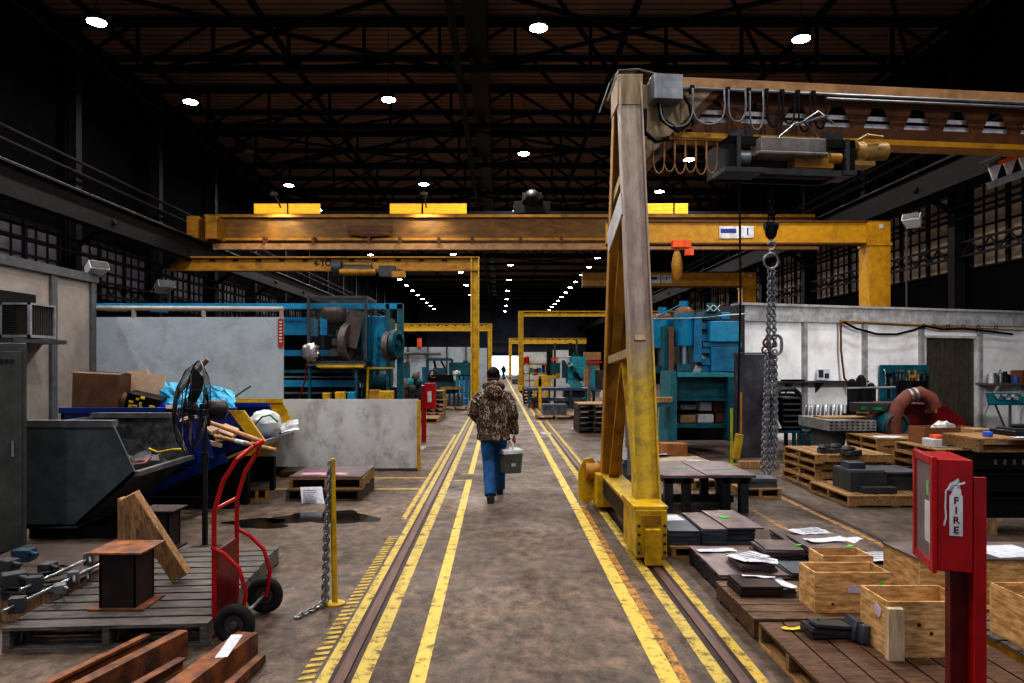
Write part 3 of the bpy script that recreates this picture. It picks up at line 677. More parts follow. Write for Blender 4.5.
Bh().tube([(3.42,-.3,4.3),(3.2,-.4,4.42),(3.4,-.35,4.55),(3.6,-.3,4.45)],.014,6).tube([(2.95,-.3,4.24),(3.1,-.4,4.38),(3.5,-.36,4.5)],.014,6).build('cable', gal, h)
hx, hy = X_(771,7.9), 7.9
m = MB()
for dx in (-.03,.035): m.cyl((hx+dx,hy,Z_(222,hy)),(hx+dx,hy,3.95),.008,6)
m.build('hoist_rope', blk, h)
m = MB()
for q in range(8): m.ball((hx+.008,hy-.02,Z_(190+4*q,hy)), .028 if q % 3 else .04)
m.build('rope_clamps', blk, h)
hk = MB().ball((hx,hy,Z_(231,hy)), (.07,.05,.10)).cyl((hx-.07,hy,Z_(226,hy)),(hx+.07,hy,Z_(226,hy)),.05,12).build('hook_block', blk, h)
MB().torus((hx,hy,Z_(246,hy)), .045, .018, (0,1,0), 14, 8, -2.6, 1.9).cyl((hx,hy,Z_(242,hy)),(hx,hy,Z_(236,hy)),.016,8).build('hook', gal, hk)
px_ = X_(739.5,7.85)
MB().tube([(px_,7.85,Z_(183,7.85)),(px_+.01,7.85,Z_(300,7.85)),(px_-.02,7.85,Z_(433,7.85))],.011,6).build('pendant_cable', blk, h)
MB().tube([(px_+.012,7.83,Z_(392,7.85)),(px_+.01,7.83,Z_(433,7.85))],.012,6).build('pendant_strap', orng, h)
m = MB().bar((px_-.0,7.85,Z_(434,7.85)),(px_-.045,7.85,Z_(459,7.85)),.085,.075); m.build('pendant_control', ylw, h, .008)
# chain sling on the hook
r = thing('chain_sling', (hx,hy,Z_(472,hy)), 'long multi-strand steel chain sling hanging from the hook of the tall crane', 'chain sling')
MB().torus((hx,hy,Z_(261,hy)), .085, .016, (0,1,0), 24, 8, sx=.95).build('master_ring', gal, r)
zr, z2 = Z_(270,hy), Z_(345,hy)
for k, (dx, w_) in enumerate(((-.045,-.05),(-.012,-.015),(.03,.02),(.055,.05))):
    MB().chain([(hx+dx*.5,hy+(k % 2)*.04-.02,zr),(hx+dx,hy+(k % 2)*.05-.02,z2)], .058,.042,.0085).build('chain_strand', chain_m, r)
MB().torus((hx-.03,hy-.03,Z_(343,hy)), .055, .014, (0,1,0), 16, 6, sx=1.2).torus((hx-.07,hy-.03,Z_(350,hy)), .04, .012, (0,1,0), 14, 6).build('orange_coupling', ducto, r)['label'] = 'orange brown coupling ring'
MB().link((hx+.03,hy-.05,Z_(345,hy)), .22, .14, .017, (0,0,1), (0,1,0), 8).build('oblong_link', gal, r)
for k, (dx, e) in enumerate(((-.08,470),(-.045,474),(-.015,472),(.02,475),(.05,471),(.075,466))):
    MB().chain([(hx+dx*.7,hy+(k % 2)*.05-.03,z2-.06),(hx+dx,hy+(k % 3)*.04-.04,Z_(400,hy)),(hx+dx*1.05-.02,hy+(k % 2)*.05-.02,Z_(e,hy))], .058,.042,.0085).build('chain_strand', chain_m, r)

# unseen lamps added under the crane beam to brighten the white room
lw = bpy.data.lights.new('added wall fill light', 'SPOT'); lw.energy = 420; lw.color = (1,.97,.92); lw.spot_size = 1.7; lw.spot_blend = .9; lw.shadow_soft_size = .2
for u_, tg in ((6.2, V((9.5,17.5,1.6))), (7.4, V((12,18,2.0)))):
    c = BX @ V((u_,.1,4.15)); d = (tg-c).normalized()
    fl = thing('added_fill_lamp', c, 'added round fill lamp out of view under the tall crane beam, %s one' % ('nearer' if u_ < 7 else 'farther'), 'lamp')
    MB().lathe(c-d*.1,[(.06,0),(.16,.12),(.17,.2)],18,d).build('shade', dgry, fl); MB().bar(c,c+V((0,0,.14)),.04,.04).build('bracket', dgry, fl)
    l = bpy.data.objects.new('added_wall_fill_light', lw); COL.objects.link(l); l.location = c+d*.14; l.rotation_euler = d.to_track_quat('-Z','Y').to_euler()
# far corner piece of another crane arm at the right edge
Y = 9.0
r = thing('crane_arm_end', P(1010,175,Y), 'grey crane arm end with triangular cut-outs and an orange stripe, top right', 'crane arm')
a0, a1 = P(988,186,Y), P(1060,160,Y); a2, a3 = P(988,166,Y), P(1060,136,Y)
MB().bar(a0, a1, .05, .09).build('lower_chord', gal, r); MB().bar(a2, a3, .05, .05).bar(a2+V((-.05,0,.06)), a3+V((0,0,.07)), .2, .02).build('upper_chord', gry, r)
MB().bar(P(996,164,Y)+V((0,-.05,0)), P(1062,141,Y)+V((0,-.05,0)), .03, .045).build('stripe', otag, r)
for k in range(4):
    x = 989+k*15; zt = 168-k*5.4
    MB().prism([P(x,zt-1,Y), P(x+13,zt-5,Y), P(x+6,zt+16,Y)], (0,.03,0)).build('web_gusset', white, r)
MB().bar(P(1002,158,Y), P(1040,60,Y), .03, .03).build('hanger', truss_m, r)
# flood lamps on the side walls
def flood(c, rz, tilt, label, s=1.0, mt=None):
    r = thing('flood_lamp', c, label, 'lamp')
    zb = {12: 3.36, 15: 3.06, 18: 3.24}[int(c.y)]; MB().tube([(c.x,c.y+.3,zb),(c.x,c.y+.3,c.z+.1),(c.x,c.y+.1,c.z+.1)],.03,6).build('pole', dgry, r)
    X = MX.Translation(c) @ MX.Rotation(rz, 4, 'Z') @ MX.Rotation(tilt, 4, 'X')
    MB(X).prism([(-.3*s,-.3*s,-.15*s),(.3*s,-.3*s,-.15*s),(.22*s,.2*s,-.12*s),(-.22*s,.2*s,-.12*s)], (0,0,.3*s)).build('housing', mt or wht, r, .01)
    MB(X).b2(-.27*s,.27*s,-.32*s,-.3*s,-.12*s,.12*s).build('lens', dgry, r)
    MB(X).tube([(-.33*s,0,0),(-.33*s,.3*s,0),(.33*s,.3*s,0),(.33*s,0,0)],.02*s,6).tube([(0,.3*s,0),(0,.8*s,0)],.025*s,6).build('bracket', dgry, r)
flood(P(95,270,12.05), 1.0, -.5, 'pale boxy flood lamp on a bracket above the left shed', .55)
flood(P(163,288,15.0), .9, -.5, 'small boxy flood lamp above the pipe rail of the pale screen', .6, gal)
flood(P(913,222,18.8), -.8, -.6, 'boxy flood lamp beside the thick amber jib column on the right', .75)
# ================================================================ left side
# shed with siding and window unit
sx = -7.0
struct(MB().b2(sx-.1,sx,2,12.1,0,3.22).build('wall_shed', shedw))
struct(MB().b2(sx-2,sx+.06,2,12.15,3.22,3.36).build('trim_shed_cornice', shedt))
for y_ in (10.98-.0, 12.05): struct(MB().b2(sx,sx+.04,y_-.09,y_+.06,0,3.22).build('trim_shed_batten', shedt))
struct(MB().b2(sx-.02,sx+.02,7,10.55,2.2,2.86).build('window_shed', blk))
r = thing('air_conditioner', (-6.75,10.0,2.16), 'grey window air conditioner sticking out of the shed on the left', 'air conditioner')
acm = M('ac casing', (.33,.35,.38), .4, grime=.3)
ax0, ax1, ay0, ay1, az0, az1 = -6.98, -6.55, 9.78, 10.35, 2.19, 2.68
MB().b2(ax0,ax1,ay0,ay1,az0,az0+.04).b2(ax0,ax1,ay0,ay1,az1-.03,az1).b2(ax1-.04,ax1,ay0,ay0+.04,az0,az1).b2(ax0,ax0+.03,ay0,ay0+.03,az0,az1).b2(ax1-.03,ax1,ay1-.03,ay1,az0,az1).build('casing', acm, r)
m = MB().b2(ax0,ax1-.03,ay0+.02,ay1,az0+.03,az1-.03); m.build('coil', M('ac coil', (.06,.045,.035), .6, grime=.3), r)
m = MB()
for q in range(12): zz = az0+.05+q*.034; m.b2(ax0+.03,ax1-.2,ay0+.005,ay0+.015,zz,zz+.012)
for q in range(10): yy = ay0+.06+q*.05; m.b2(ax1-.03,ax1-.02,yy,yy+.012,az0+.04,az1-.03)
m.build('grille', dgry, r)
r = thing('shelf_bracket', (-6.7,10,2.1), 'dark shelf with triangular bracket carrying the air conditioner', 'shelf')
MB().b2(sx,-6.45,9.3,10.45,2.11,2.17).build('shelf_board', dgry, r)
MB().prism([(sx+.02,9.95,2.1),(-6.5,9.95,2.1),(sx+.02,9.95,1.45)], (0,.03,0)).build('bracket', shedw, r)
# grey steel cabinet at the edge
r = thing('steel_cabinet', (-4.8,6.8,0), 'tall grey-green steel cabinet at the left edge beside the grey hopper', 'cabinet')
KX = MX.Translation((-4.5,6.67,0)) @ MX.Rotation(.6, 4, 'Z')
MB(KX).b2(-.9,0,0,.45,0,2.02).build('cabinet_body', cab_g, r, .01)
MB(KX).b2(-.86,-.04,-.02,0,.06,1.94).build('door', cab_g, r, .004)
m = MB(KX)
for a_ in (-.40,-.355,-.25,-.21,-.17,-.13): m.b2(a_,a_+.03,-.028,-.02,1.83,1.865)
m.build('lettering', tblk, r)
MB(KX).b2(-.12,-.10,-.05,-.02,.95,1.1).build('handle', gal, r)
# tall pale screen with pipe rail, low scratched plate in front
r = thing('pale_screen', (-5.2,12.15,0), 'tall smooth pale blue-grey partition screen behind the scrap bins', 'screen')
MB().b2(-6.98,X_(283,12.1),12.1,12.16,0,Z_(317,12.1)).build('screen_panel', screenw, r)
m = MB().tube([(-6.98,12.13,Z_(308,12.1)),(X_(283,12.1),12.13,Z_(309,12.1))],.045,8)
for p_ in (133,203,281): m.tube([(X_(p_,12.1),12.13,Z_(318,12.1)),(X_(p_,12.1),12.13,Z_(308,12.1))],.04,8)
m.build('pipe_rail', shedw, r)
q = MB().b2(X_(277.5,12.05),X_(283,12.05),12.07,12.09,Z_(347,12.1),Z_(319,12.1)).build('red_notice', tred, r)
m = MB()
for k in range(7): m.b2(X_(279,12.05),X_(281.6,12.05),12.06,12.07,Z_(323+k*3.2,12.1),Z_(321.4+k*3.2,12.1))
m.build('notice_lettering', white, q)
r = thing('scratched_barrier', (-3,11.9,0), 'low scratched dirty white steel barrier plate with a yellow end post', 'barrier')
MB().b2(X_(210,12),X_(418,12),11.96,12.0,.02,Z_(399,12)).build('barrier_plate', plate_w, r)
MB().b2(X_(210,12),X_(418,12),11.90,12.04,0,.04).build('foot_rail', woodd, r)
MB().b2(X_(417.5,12),X_(420.5,12),11.94,12.02,0,Z_(400,12)).build('end_post', ylw, r)
# far fire cabinet
def fire_text(s, c, rz, name='lettering', mt=red, parent=None):
    return None
r = thing('fire_extinguisher_cabinet', (X_(424,16.3),16.3,0), 'small distant red fire extinguisher cabinet on its post beyond the scratched barrier', 'cabinet')
Y=16.3
MB().b2(X_(421.5,Y),X_(426,Y),Y,Y+.1,0,Z_(386,Y)).build('post', red, r)
MB().b2(X_(425,Y),X_(436,Y),Y-.1,Y+.12,Z_(409,Y),Z_(383,Y)).build('cabinet_box', red, r, .01)
MB().b2(X_(428,Y),X_(432,Y),Y-.11,Y-.1,Z_(402,Y),Z_(391,Y)).build('label', white, r)

# ---- hoppers
def hopper(x0, x1t, x1b, y0_, y1_, zt, zb, label, om, im, name='dump_hopper', xb=None, t=.03, zf=.12):
    r = thing(name, ((x0+x1t)/2, (y0_+y1_)/2, 0), label, 'bin')
    xb = xb or x0+.55
    prof = [(x0,zt),(x1t,zt),(x1b,zb),(xb,zf+.04),(x0,zf)]
    for nm, yy in (('side_plate',y0_),('side_plate',y1_-t)):
        MB().prism([(x,yy,z) for x, z in prof],(0,t,0)).build(nm, om if yy == y0_ else im, r)
    MB().b2(x0,x0+t,y0_,y1_,zf,zt).build('back_plate', im, r)
    MB().prism([(x1b,y0_,zb),(xb,y0_,zf+.04),(xb,y0_,zf+.07),(x1b-.02,y0_,zb+.03)],(0,y1_-y0_,0)).b2(x0,xb,y0_,y1_,zf+.01,zf+.05).build('floor_plate', im, r)
    MB().bar((x1b+.01,y0_,zb),(x1b+.01,y1_,zb),.06,.05).build('front_lip', gry, r)
    MB().b2(x0-.02,x1t,y0_-.02,y0_+.10,zt-.02,zt+.05).build('top_lip', gry if om is bing else om, r)
    MB().b2(x0-.02,x1t,y1_-.08,y1_+.02,zt-.02,zt+.04).build('top_lip', gry if om is bing else om, r)
    MB().b2(x0,xb+.5,y0_+.1,y0_+.2,0,zf).build('skid', blk, r); MB().b2(x0,xb+.5,y1_-.2,y1_-.1,0,zf).build('skid', blk, r)
    return r
H1 = hopper(-4.9,-3.97,-3.74,7.2,8.5,1.19,.69,'grey self-dumping hopper with scraped inside, next to the grey cabinet', bing, bini, xb=-4.35)
bars = tag(MB().tube([(-4.1,8.2,.83),(-3.95,8.1,.80),(-3.75,8.05,.84),(-3.70,8.15,.83)],.012,6).build('yellow_strap', ytag), 'yellow plastic strap lying in the grey hopper', 'strap')
bars.location.z -= .0
tag(MB().blob((-4.05,8.0,.66),(.28,.2,.14),4).build('scrap_pile', dgry), 'dark scrap heap inside the grey hopper', 'scrap', kind='stuff')
tag(MB().tube([(-4.1,7.6,.74),(-4.0,7.65,.72),(-3.9,7.7,.73),(-3.88,7.8,.78)],.018,6).build('pink_hose', M('pink hose', (.4,.12,.13), .6, grime=.2)), 'short pink hose end in the grey hopper', 'hose')
H2 = hopper(-5.6,-3.38,-3.06,8.95,10.3,1.21,.80,'blue tipping bin heaped with cardboard and rubbish behind the grey hopper', navy, navy, xb=-3.75, zf=.48)
MB().prism([(-3.44,8.9,1.23),(-3.25,8.9,1.23),(-2.95,8.9,.80),(-3.12,8.9,.80)],(0,.05,0)).build('yellow_edge', ylw, H2)['label'] = 'yellow painted edge'
MB().bar((-3.75,8.9,.5),(-3.04,8.9,.80),.04,.03).build('yellow_trim', ylw, H2)
# second bin behind (yellow end)
r = hopper(-4.6,-3.62,-3.42,10.75,11.7,1.2,.8,'yellow tipping bin behind the blue one with a white rubbish bag on it', ylw, ylw, xb=-4.0)
# lower blue chassis
r = thing('bin_chassis', (-3.9,8.75,0), 'blue sloping steel chassis under the scrap bins', 'chassis')
MB().bar((-4.6,8.72,.14),(-3.4,8.72,.66),.06,.12).build('beam', navy, r); MB().b2(-5.5,-3.3,8.8,8.9,0,.14).build('beam', blk, r); MB().b2(-5.5,-3.5,9.1,10.1,0,.47).build('frame', blk, r)  # black frame block added to stand for the darkness under the bin
MB().prism([(-3.80,8.6,1.15),(-3.66,8.6,1.15),(-3.50,8.6,.66),(-3.7,8.6,.6)],(0,.04,0)).build('corner_plate', navy, r)
# rubbish in the blue bin
def cardbox(px0, px1, py0, py1, Y, mt, label, rz=.05, d=.35, name='cardboard_box'):
    w_ = (px1-px0)*Y/F; h_ = (py1-py0)*Y/F; c = P((px0+px1)/2,(py0+py1)/2,Y)
    r = thing(name, (c.x,c.y,c.z-h_/2), label, 'box')
    MB().box(c,(w_,d,h_),(0,.03,rz)).build('carton', mt, r, .004)
    MB().box((c.x,c.y-d*.25,c.z+h_/2+.01),(w_*1.03,d*.48,.012),(.1,.05,rz)).box((c.x,c.y+d*.25,c.z+h_/2+.015),(w_*1.03,d*.48,.012),(-.1,.05,rz)).build('flap', mt, r)
    return r
cardbox(80,124,374,412,9.3,cardb,'dark brown cardboard box standing at the left of the rubbish heap')
tag(MB().prism([P(x,y,9.6) for x,y in ((119,378),(127,376),(128,371),(147,370),(149,374),(165,374),(164,388),(172,395),(130,396),(120,384))],(0,.02,.0)).build('cardboard_sheet', card), 'stack of torn light cardboard sheets leaning in the blue bin', 'cardboard')
tag(MB().box(P(146,402,9.35),(.42,.3,.2),(.1,.25,.2)).build('black_carton', blk, bevel=.004), 'black carton printed with yellow shapes in the blue bin', 'box')
bc = bpy.data.objects['black_carton']
for q in range(9): MB().box(V(P(146,402,9.35))+V((random.uniform(-.17,.17),-.17,random.uniform(-.06,.07))),(random.uniform(.03,.07),.02,random.uniform(.02,.05)),(.1,.25,.2)).build('printed_shape', ytag, bc)
tag(MB().blob(P(122,404,9.3),(.13,.1,.16),2,.1).build('brown_board', cardb), 'rounded brown board scrap beside the dark cardboard box', 'board')
m = MB(); rr = random.Random(5)
pts = []
for i in range(15):
    for j in range(7):
        t = i/14; s_ = j/6; x = 160+75*t; topy = 379+4*math.sin(t*5)+24*max(0,t-.45)*1.3; y = topy+(415-topy)*s_
        p = P(x,y,9.7-.35*s_); p += V((rr.uniform(-.015,.015),rr.uniform(-.05,.05),rr.uniform(-.015,.015))); pts.append(p)
m.add(pts, [(i*7+j,i*7+j+1,(i+1)*7+j+1,(i+1)*7+j) for i in range(14) for j in range(6)])
tag(m.build('plastic_sheet', tarp), 'crumpled bright blue plastic sheet over the rubbish behind the fan', 'plastic sheet')
tag(MB().blob(P(265,426,9.75),(.23,.2,.22),8,.1,20,14).build('rubbish_bag', plast_w), 'full white rubbish bag on the yellow bin', 'bag')
tag(MB().sheet(P(290,427,9.8),.25,.16,4,4,.05,rz=.2,seed=2).build('white_carton', white), 'small white carton beside the rubbish bag', 'carton')
bpy.data.objects['white_carton'].rotation_euler.x = 1.0
tag(MB().tube([P(252,428,9.52),P(262,417,9.5),P(270,415,9.5),P(278,422,9.5)],.012,6).build('green_strap', M('green strap', (.01,.16,.09), .5, grime=0)), 'dark green strap around the white rubbish bag', 'strap')
tag(MB().tube([P(226,412,10.0),P(232,399,10.1),P(243,391,10.1),P(251,386,10.1)],.012,6).build('green_stick', M('green strap', (.01,.16,.09))), 'thin green stick poking up beside the blue plastic sheet', 'stick')
tag(MB().prism([P(x,y,9.2) for x,y in ((146,416),(163,403),(166,408),(160,420))],(0,.15,0)).build('blue_wedge', M('royal plastic', (.01,.06,.55), .4, grime=0)), 'bright blue plastic wedge among the rubbish', 'scrap')
tag(MB().prism([P(x,y,9.15) for x,y in ((157,419),(166,407),(168,412),(168,419))],(0,.1,0)).build('white_wedge', white), 'white foam wedge beside the bright blue wedge', 'scrap')
tag(MB().cyl(P(175,397,9.2),P(208,359,9.0),.03,12).build('wooden_pole', M('pole', (.35,.26,.18), .6, grime=.3)), 'thick wooden pole leaning up behind the fan guard', 'pole')
tag(MB().cyl(P(206,421,8.8),P(266,443,8.3),.028,12).build('broom_handle', stick), 'upper wooden handle sticking out of the bin over the hand truck', 'handle')
o = tag(MB().cyl(P(215,436,8.6),P(276,450,8.2),.026,12).build('broom_handle', stick), 'lower wooden handle with a white band, sticking out over the hand truck', 'handle')
MB().cyl(P(236,441,8.455),P(248,443.6,8.385),.029,12).build('white_band', white, o)
for k, (a_,b_,c_) in enumerate(((166,417,.3),(180,415,-.2),(172,409,.1),(190,420,.5),(216,428,-.4),(222,436,.2),(229,431,.7),(212,443,.1))):
    tag(MB().box(P(a_,b_,9.1-.05*k),(.22,.14,.05),(c_,.3,k)).build('cardboard_scrap', card), 'crushed light cardboard scrap in the blue bin', 'cardboard', 'cardboard scraps in the blue bin')
# fan
fx, fy = X_(205,6.75), 6.75
r = thing('pedestal_fan', (fx,fy,0), 'black industrial pedestal fan standing in front of the rubbish bins', 'fan')
MB().lathe((fx,fy,0),[(.24,0),(.25,.02),(.06,.05),(.035,.08)],24).build('base', blkp, r)
MB().cyl((fx,fy,.05),(fx,fy,.95),.026,12).cyl((fx,fy,.9),(fx,fy,Z_(408,fy)),.019,12).build('pole', blkp, r)
MB().cyl((fx,fy,.86),(fx,fy,.97),.034,12).cyl((fx,fy,.92),(fx+.07,fy,.92),.012,8).build('height_clamp', blkp, r)
ca = V((-.83,-.56,.12)).normalized(); fc = V((X_(193,fy),fy-.05,Z_(407,fy)))
R_ = .45; m = MB()
m.torus(fc-ca*.02, R_, .008, ca, 40, 6); m.torus(fc+ca*.12, R_*.5, .004, ca, 30, 4); m.torus(fc+ca*.07, R_*.8, .004, ca, 30, 4); m.torus(fc-ca*.10, R_*.75, .004, ca, 30, 4)
e1 = ca.cross(V((0,0,1))).normalized(); e2 = ca.cross(e1)
for k in range(40):
    g = 2*PI*k/40; d = e1*math.cos(g)+e2*math.sin(g)
    m.tube([fc+ca*.14+d*.05, fc+ca*.12+d*R_*.5, fc+ca*.06+d*R_*.82, fc-ca*.02+d*R_],.0022,4,caps=False)
    m.tube([fc-ca*.02+d*R_, fc-ca*.10+d*R_*.75, fc-ca*.13+d*.08],.0022,4,caps=False)
m.lathe(fc+ca*.13,[(.07,0),(.07,.015)],16,ca)
m.build('guard', blkp, r)
m = MB()
for k in range(3):
    g0 = 2*PI*k/3; vs = []
    for q in range(6):
        rr_ = .07+q*.065
        for s_ in (-1, 1):
            g = g0+s_*(.25+.2*math.sin(q/5*PI)) ; vs.append(fc+(e1*math.cos(g)+e2*math.sin(g))*rr_+ca*(s_*.035))
    m.add(vs,[(2*q,2*q+1,2*q+3,2*q+2) for q in range(5)], True)
m.lathe(fc-ca*.05,[(.07,0),(.07,.1),(.03,.12)],16,ca)
m.build('blades', blkp, r)
hub = MB().lathe(fc-ca*.34,[(.05,0),(.095,.03),(.10,.14),(.085,.2),(.05,.24)],20,ca).build('motor', blkp, r)
MB().bar((fx,fy,Z_(420,fy)),fc-ca*.2,.06,.05).cyl((fx,fy,Z_(426,fy)),(fx,fy,Z_(404,fy)),.05,14).build('tilt_head', blkp, r)
# hand truck
hx0 = -1.88; ya, yb = 4.62, 5.02
r = thing('hand_truck', (-1.75,4.8,0), 'red two-wheeled hand truck with curved handle standing beside the grey pallet', 'hand truck')
for yy in (ya, yb):
    MB().tube([(hx0,yy,.14),(hx0-.0,yy,.5),(hx0+.0,yy,.85),(hx0+.06,yy,1.05),(hx0+.15,yy,1.19),(hx0+.22,(ya+yb)/2+(.75 if yy == yb else -.75)*.06,1.27)],.016,10).build('rail', red, r)
MB().tube([(hx0+.215,ya+.13,1.265),(hx0+.25,(ya+yb)/2,1.285),(hx0+.215,yb-.13,1.265)],.016,10).build('handle', red, r)
for z_ in (.86,.45,.16): MB().tube([(hx0,ya,z_),(hx0,yb,z_)],.013,8).build('cross_bar', red, r)
MB().b2(hx0-.012,hx0+.012,ya+.02,yb-.02,.1,.58).build('back_plate', redd, r)
MB().b2(hx0-.06,hx0,ya-.02,yb+.02,.02,.03).build('toe_plate', redd, r)
for yy in (ya-.04, yb+.04):
    MB().tube([(hx0+.0,yy,.62),(hx0+.08,yy,.58),(hx0+.18,yy,.48),(hx0+.225,yy,.32),(hx0+.20,yy,.14)],.014,8).build('axle_brace', red, r)
MB().cyl((hx0+.17,ya-.1,.135),(hx0+.17,yb+.1,.135),.012,8).build('axle', gal, r)
for yy in (ya-.09, yb+.09):
    w_ = MB().torus((hx0+.17,yy,.135),.098,.036,(0,1,0),28,10).build('wheel', rub, r)
    MB().lathe((hx0+.17,yy-.012,.135),[(.07,0),(.07,.024)],24,(0,1,0)).lathe((hx0+.17,yy-.035,.135),[(.02,0),(.028,.01),(.028,.06),(.02,.07)],16,(0,1,0)).torus((hx0+.17,yy-.012,.135),.055,.008,(0,1,0),20,6).build('wheel_rim', M('rim', (.12,.10,.09), .5, grime=.5), w_)
# pallets -----------------------------------------------------------
def pallet(c, L, W, H=.13, n=7, mt=wood, rz=0, label='', group=None, solid=False, cat='pallet', mt2=None):
    r = thing('wooden_pallet', (0,0,0), label, cat, group); mt2 = mt2 or mt
    m = MB(); g = .012 if solid else .028; w_ = (W-g*(n-1))/n; t = .02
    for k in range(n): y = -W/2+w_/2+k*(w_+g); m.box((random.uniform(-.006,.006),y,H-t/2),(L,w_,t),random.uniform(-.006,.006))
    m.build('top_deck', mt, r)
    for x in (-L/2+.025,0,L/2-.025): MB().b2(x-.022,x+.022,-W/2,W/2,t,H-t).build('stringer', mt2, r)
    for y in (-W/2+.05,0,W/2-.05): MB().box((0,y,t/2),(L,.1,t)).build('bottom_board', mt2, r)
    r.location = V(c); r.rotation_euler.z = rz; return r
def pallet_across(c, L, W, H=.13, n=7, mt=wood, rz=0, label='', group=None, solid=False, mt2=None):   # deck boards run away from the camera
    return pallet(c, W, L, H, n, mt, rz+PI/2, label, group, solid, mt2=mt2)
pallet((-2.57,5.40,0), 1.26, 1.9, .155, 12, woodg, .07, 'large weathered grey pallet on the left carrying the rusty steel stub', mt2=woodg)
# steel stub on the pallet
def stub(c, w_, h_, label, mt=rust):
    r = thing('steel_column_stub', c, label, 'steel stub'); x, y, z = c
    MB().box((x,y,z+.008),(w_*1.5,w_*1.25,.016)).build('base_plate', mt, r, .002)
    MB().b2(x-w_/2,x+w_/2,y-w_/2,y-w_/2+.012,z+.016,z+h_-.014).b2(x-w_/2,x+w_/2,y+w_/2-.012,y+w_/2,z+.016,z+h_-.014).b2(x-w_/2+.004,x-w_/2+.016,y-w_/2,y+w_/2,z+.016,z+h_-.014).b2(x+w_/2-.016,x+w_/2-.004,y-w_/2,y+w_/2,z+.016,z+h_-.014).build('column', rustd if mt is rust else mt, r)
    MB().box((x,y,z+h_-.007),(w_*1.48,w_*1.4,.014)).build('top_plate', mt, r, .002)
    return r
stub((-2.58,4.86,.155), .25, .40, 'rusty square steel column stub with end plates at the front of the grey pallet')
stub((-3.05,6.35,.155), .22, .36, 'second rusty steel stub further back on the grey pallet', rustd)
tb_ = MB().bar((-2.76,5.22,.84),(-2.42,5.34,.20),.13,.09,up=V((0,1,0))); tag(tb_.build('timber_beam', timber, bevel=.004), 'thick short timber leaning diagonally against the rusty steel stub', 'timber')
tag(MB().bar((-2.86,5.38,.16),(-2.84,5.34,.80),.10,.085,up=V((0,1,0))).build('timber_beam', timber, bevel=.004), 'upright timber block behind the rusty stub, left of the diagonal one', 'timber')
# clamps, rods and hoses at left
def rod(p, q, rr_, label, mt=chrome):
    r = thing('bar_clamp', p, label, 'clamp')
    MB().cyl(p, q, rr_, 10).build('rod', mt, r)
    d = (V(q)-V(p)).normalized(); a = V(p)+d*.12
    MB().box(a,(.09,.07,.10),.3).build('fixed_jaw', dgry, r, .005)
    b = V(p)+d*.62; MB().box(b,(.07,.06,.09),.3).cyl(b+V((0,0,.02)), b+V((.08,-.12,.0)), .012, 8).build('sliding_jaw', gry, r, .004)
rod(G(2,612,.25), G(105,562,.3), .013, 'long bright steel bar clamp, nearest the bottom of the clamp heap')
rod(G(20,590,.28), G(108,550,.34), .012, 'long bright steel bar clamp reaching toward the rusty stub')
rod(G(-10,596,.2), G(84,576,.2), .010, 'thin dull bar clamp in the middle of the clamp heap', gal)
r = thing('crate_box', G(18,615), 'low wooden box under the bar clamps at the left edge', 'box')
MB().b2(-3.75,-3.14,4.95,5.5,0,.2).build('box_body', timber, r, .004); MB().b2(-3.78,-3.12,4.93,5.52,.2,.22).build('lid', woodd, r)
for k, (a_, b_, R0) in enumerate(((40,575,.20),(52,582,.17),(30,585,.24))):
    c = G(a_,b_,.2); m = MB(); 
    for q in range(2): m.torus((c.x,c.y,c.z+.03*q), R0-.02*q, .012, (.1*k-.1,.1,1), 28, 6)
    tag(m.build('coiled_hose', blkp), ['small coil of black hose on the clamp heap','middle coil of black hose on the clamp heap','wide coil of black hose at the left of the clamp heap'][k], 'hose')
for k, (a_, b_, s_) in enumerate(((24,560,.14),(14,586,.15),(48,572,.11),(60,592,.09),(8,570,.13))):
    c = G(a_,b_,.24); mt_ = [M('blue cast', (.03,.09,.16), .5, grime=.4), dgry, dgry, gal, dgry][k]
    tag(MB().box((c.x,c.y,c.z+s_*.3),(s_,s_*.8,s_*.7),k*.7).cyl((c.x,c.y,c.z+s_*.5),(c.x+s_,c.y-.05,c.z+s_*.4),s_*.14,8).build('clamp_head', mt_, bevel=.006), ['blue grey clamp head at the back of the heap','black clamp head at the left front of the heap','dark clamp head in the middle of the heap','small grey clamp head near the grey pallet','dark clamp head beside the grey cabinet'][k], 'clamp')
bd = G(40,590,0); tag(MB().b2(-4.3,-3.35,5.58,6.4,.0,.18).build('scrap_crate', woodd, bevel=.01), 'dark low crate under the heap of clamps and hoses', 'crate')
# rusty steel bars in the foreground
for k, (x, z, w_, h_, ye, y0_) in enumerate(((-2.30,.0,.05,.07,4.40,2.6),(-2.22,.0,.05,.12,4.42,2.6),(-2.145,.0,.05,.08,4.34,2.6),(-2.075,.0,.055,.10,4.32,2.6),(-1.985,.0,.075,.15,4.40,2.5),(-1.89,.0,.06,.07,4.18,2.5))):
    m = MB(); skew = -.66
    p, q = V((x+skew*(0),ye,z+h_/2)), V((x+skew*(ye-y0_)*.45,y0_,z+h_/2))
    if k % 2 == 0: m.bar(p,q,w_,h_)
    else: m.bar(p-V((0,0,h_*.4)),q-V((0,0,h_*.4)),w_,h_*.18); m.bar(p,q,w_*.25,h_*.8); m.bar(p+V((0,0,h_*.4)),q+V((0,0,h_*.4)),w_,h_*.18)
    tag(m.build('steel_bar', rust, bevel=.003), ['rusty steel bar at the far left of the foreground bundle','rusty I-shaped steel bar, second from the left in the foreground bundle','flat rusty steel bar in the middle of the foreground bundle','rusty I-shaped steel bar, fourth from the left in the foreground bundle','thickest rusty steel bar of the foreground bundle','short thin rusty bar right of the thickest one'][k], 'steel bar', 'rusty bars lying in the foreground')
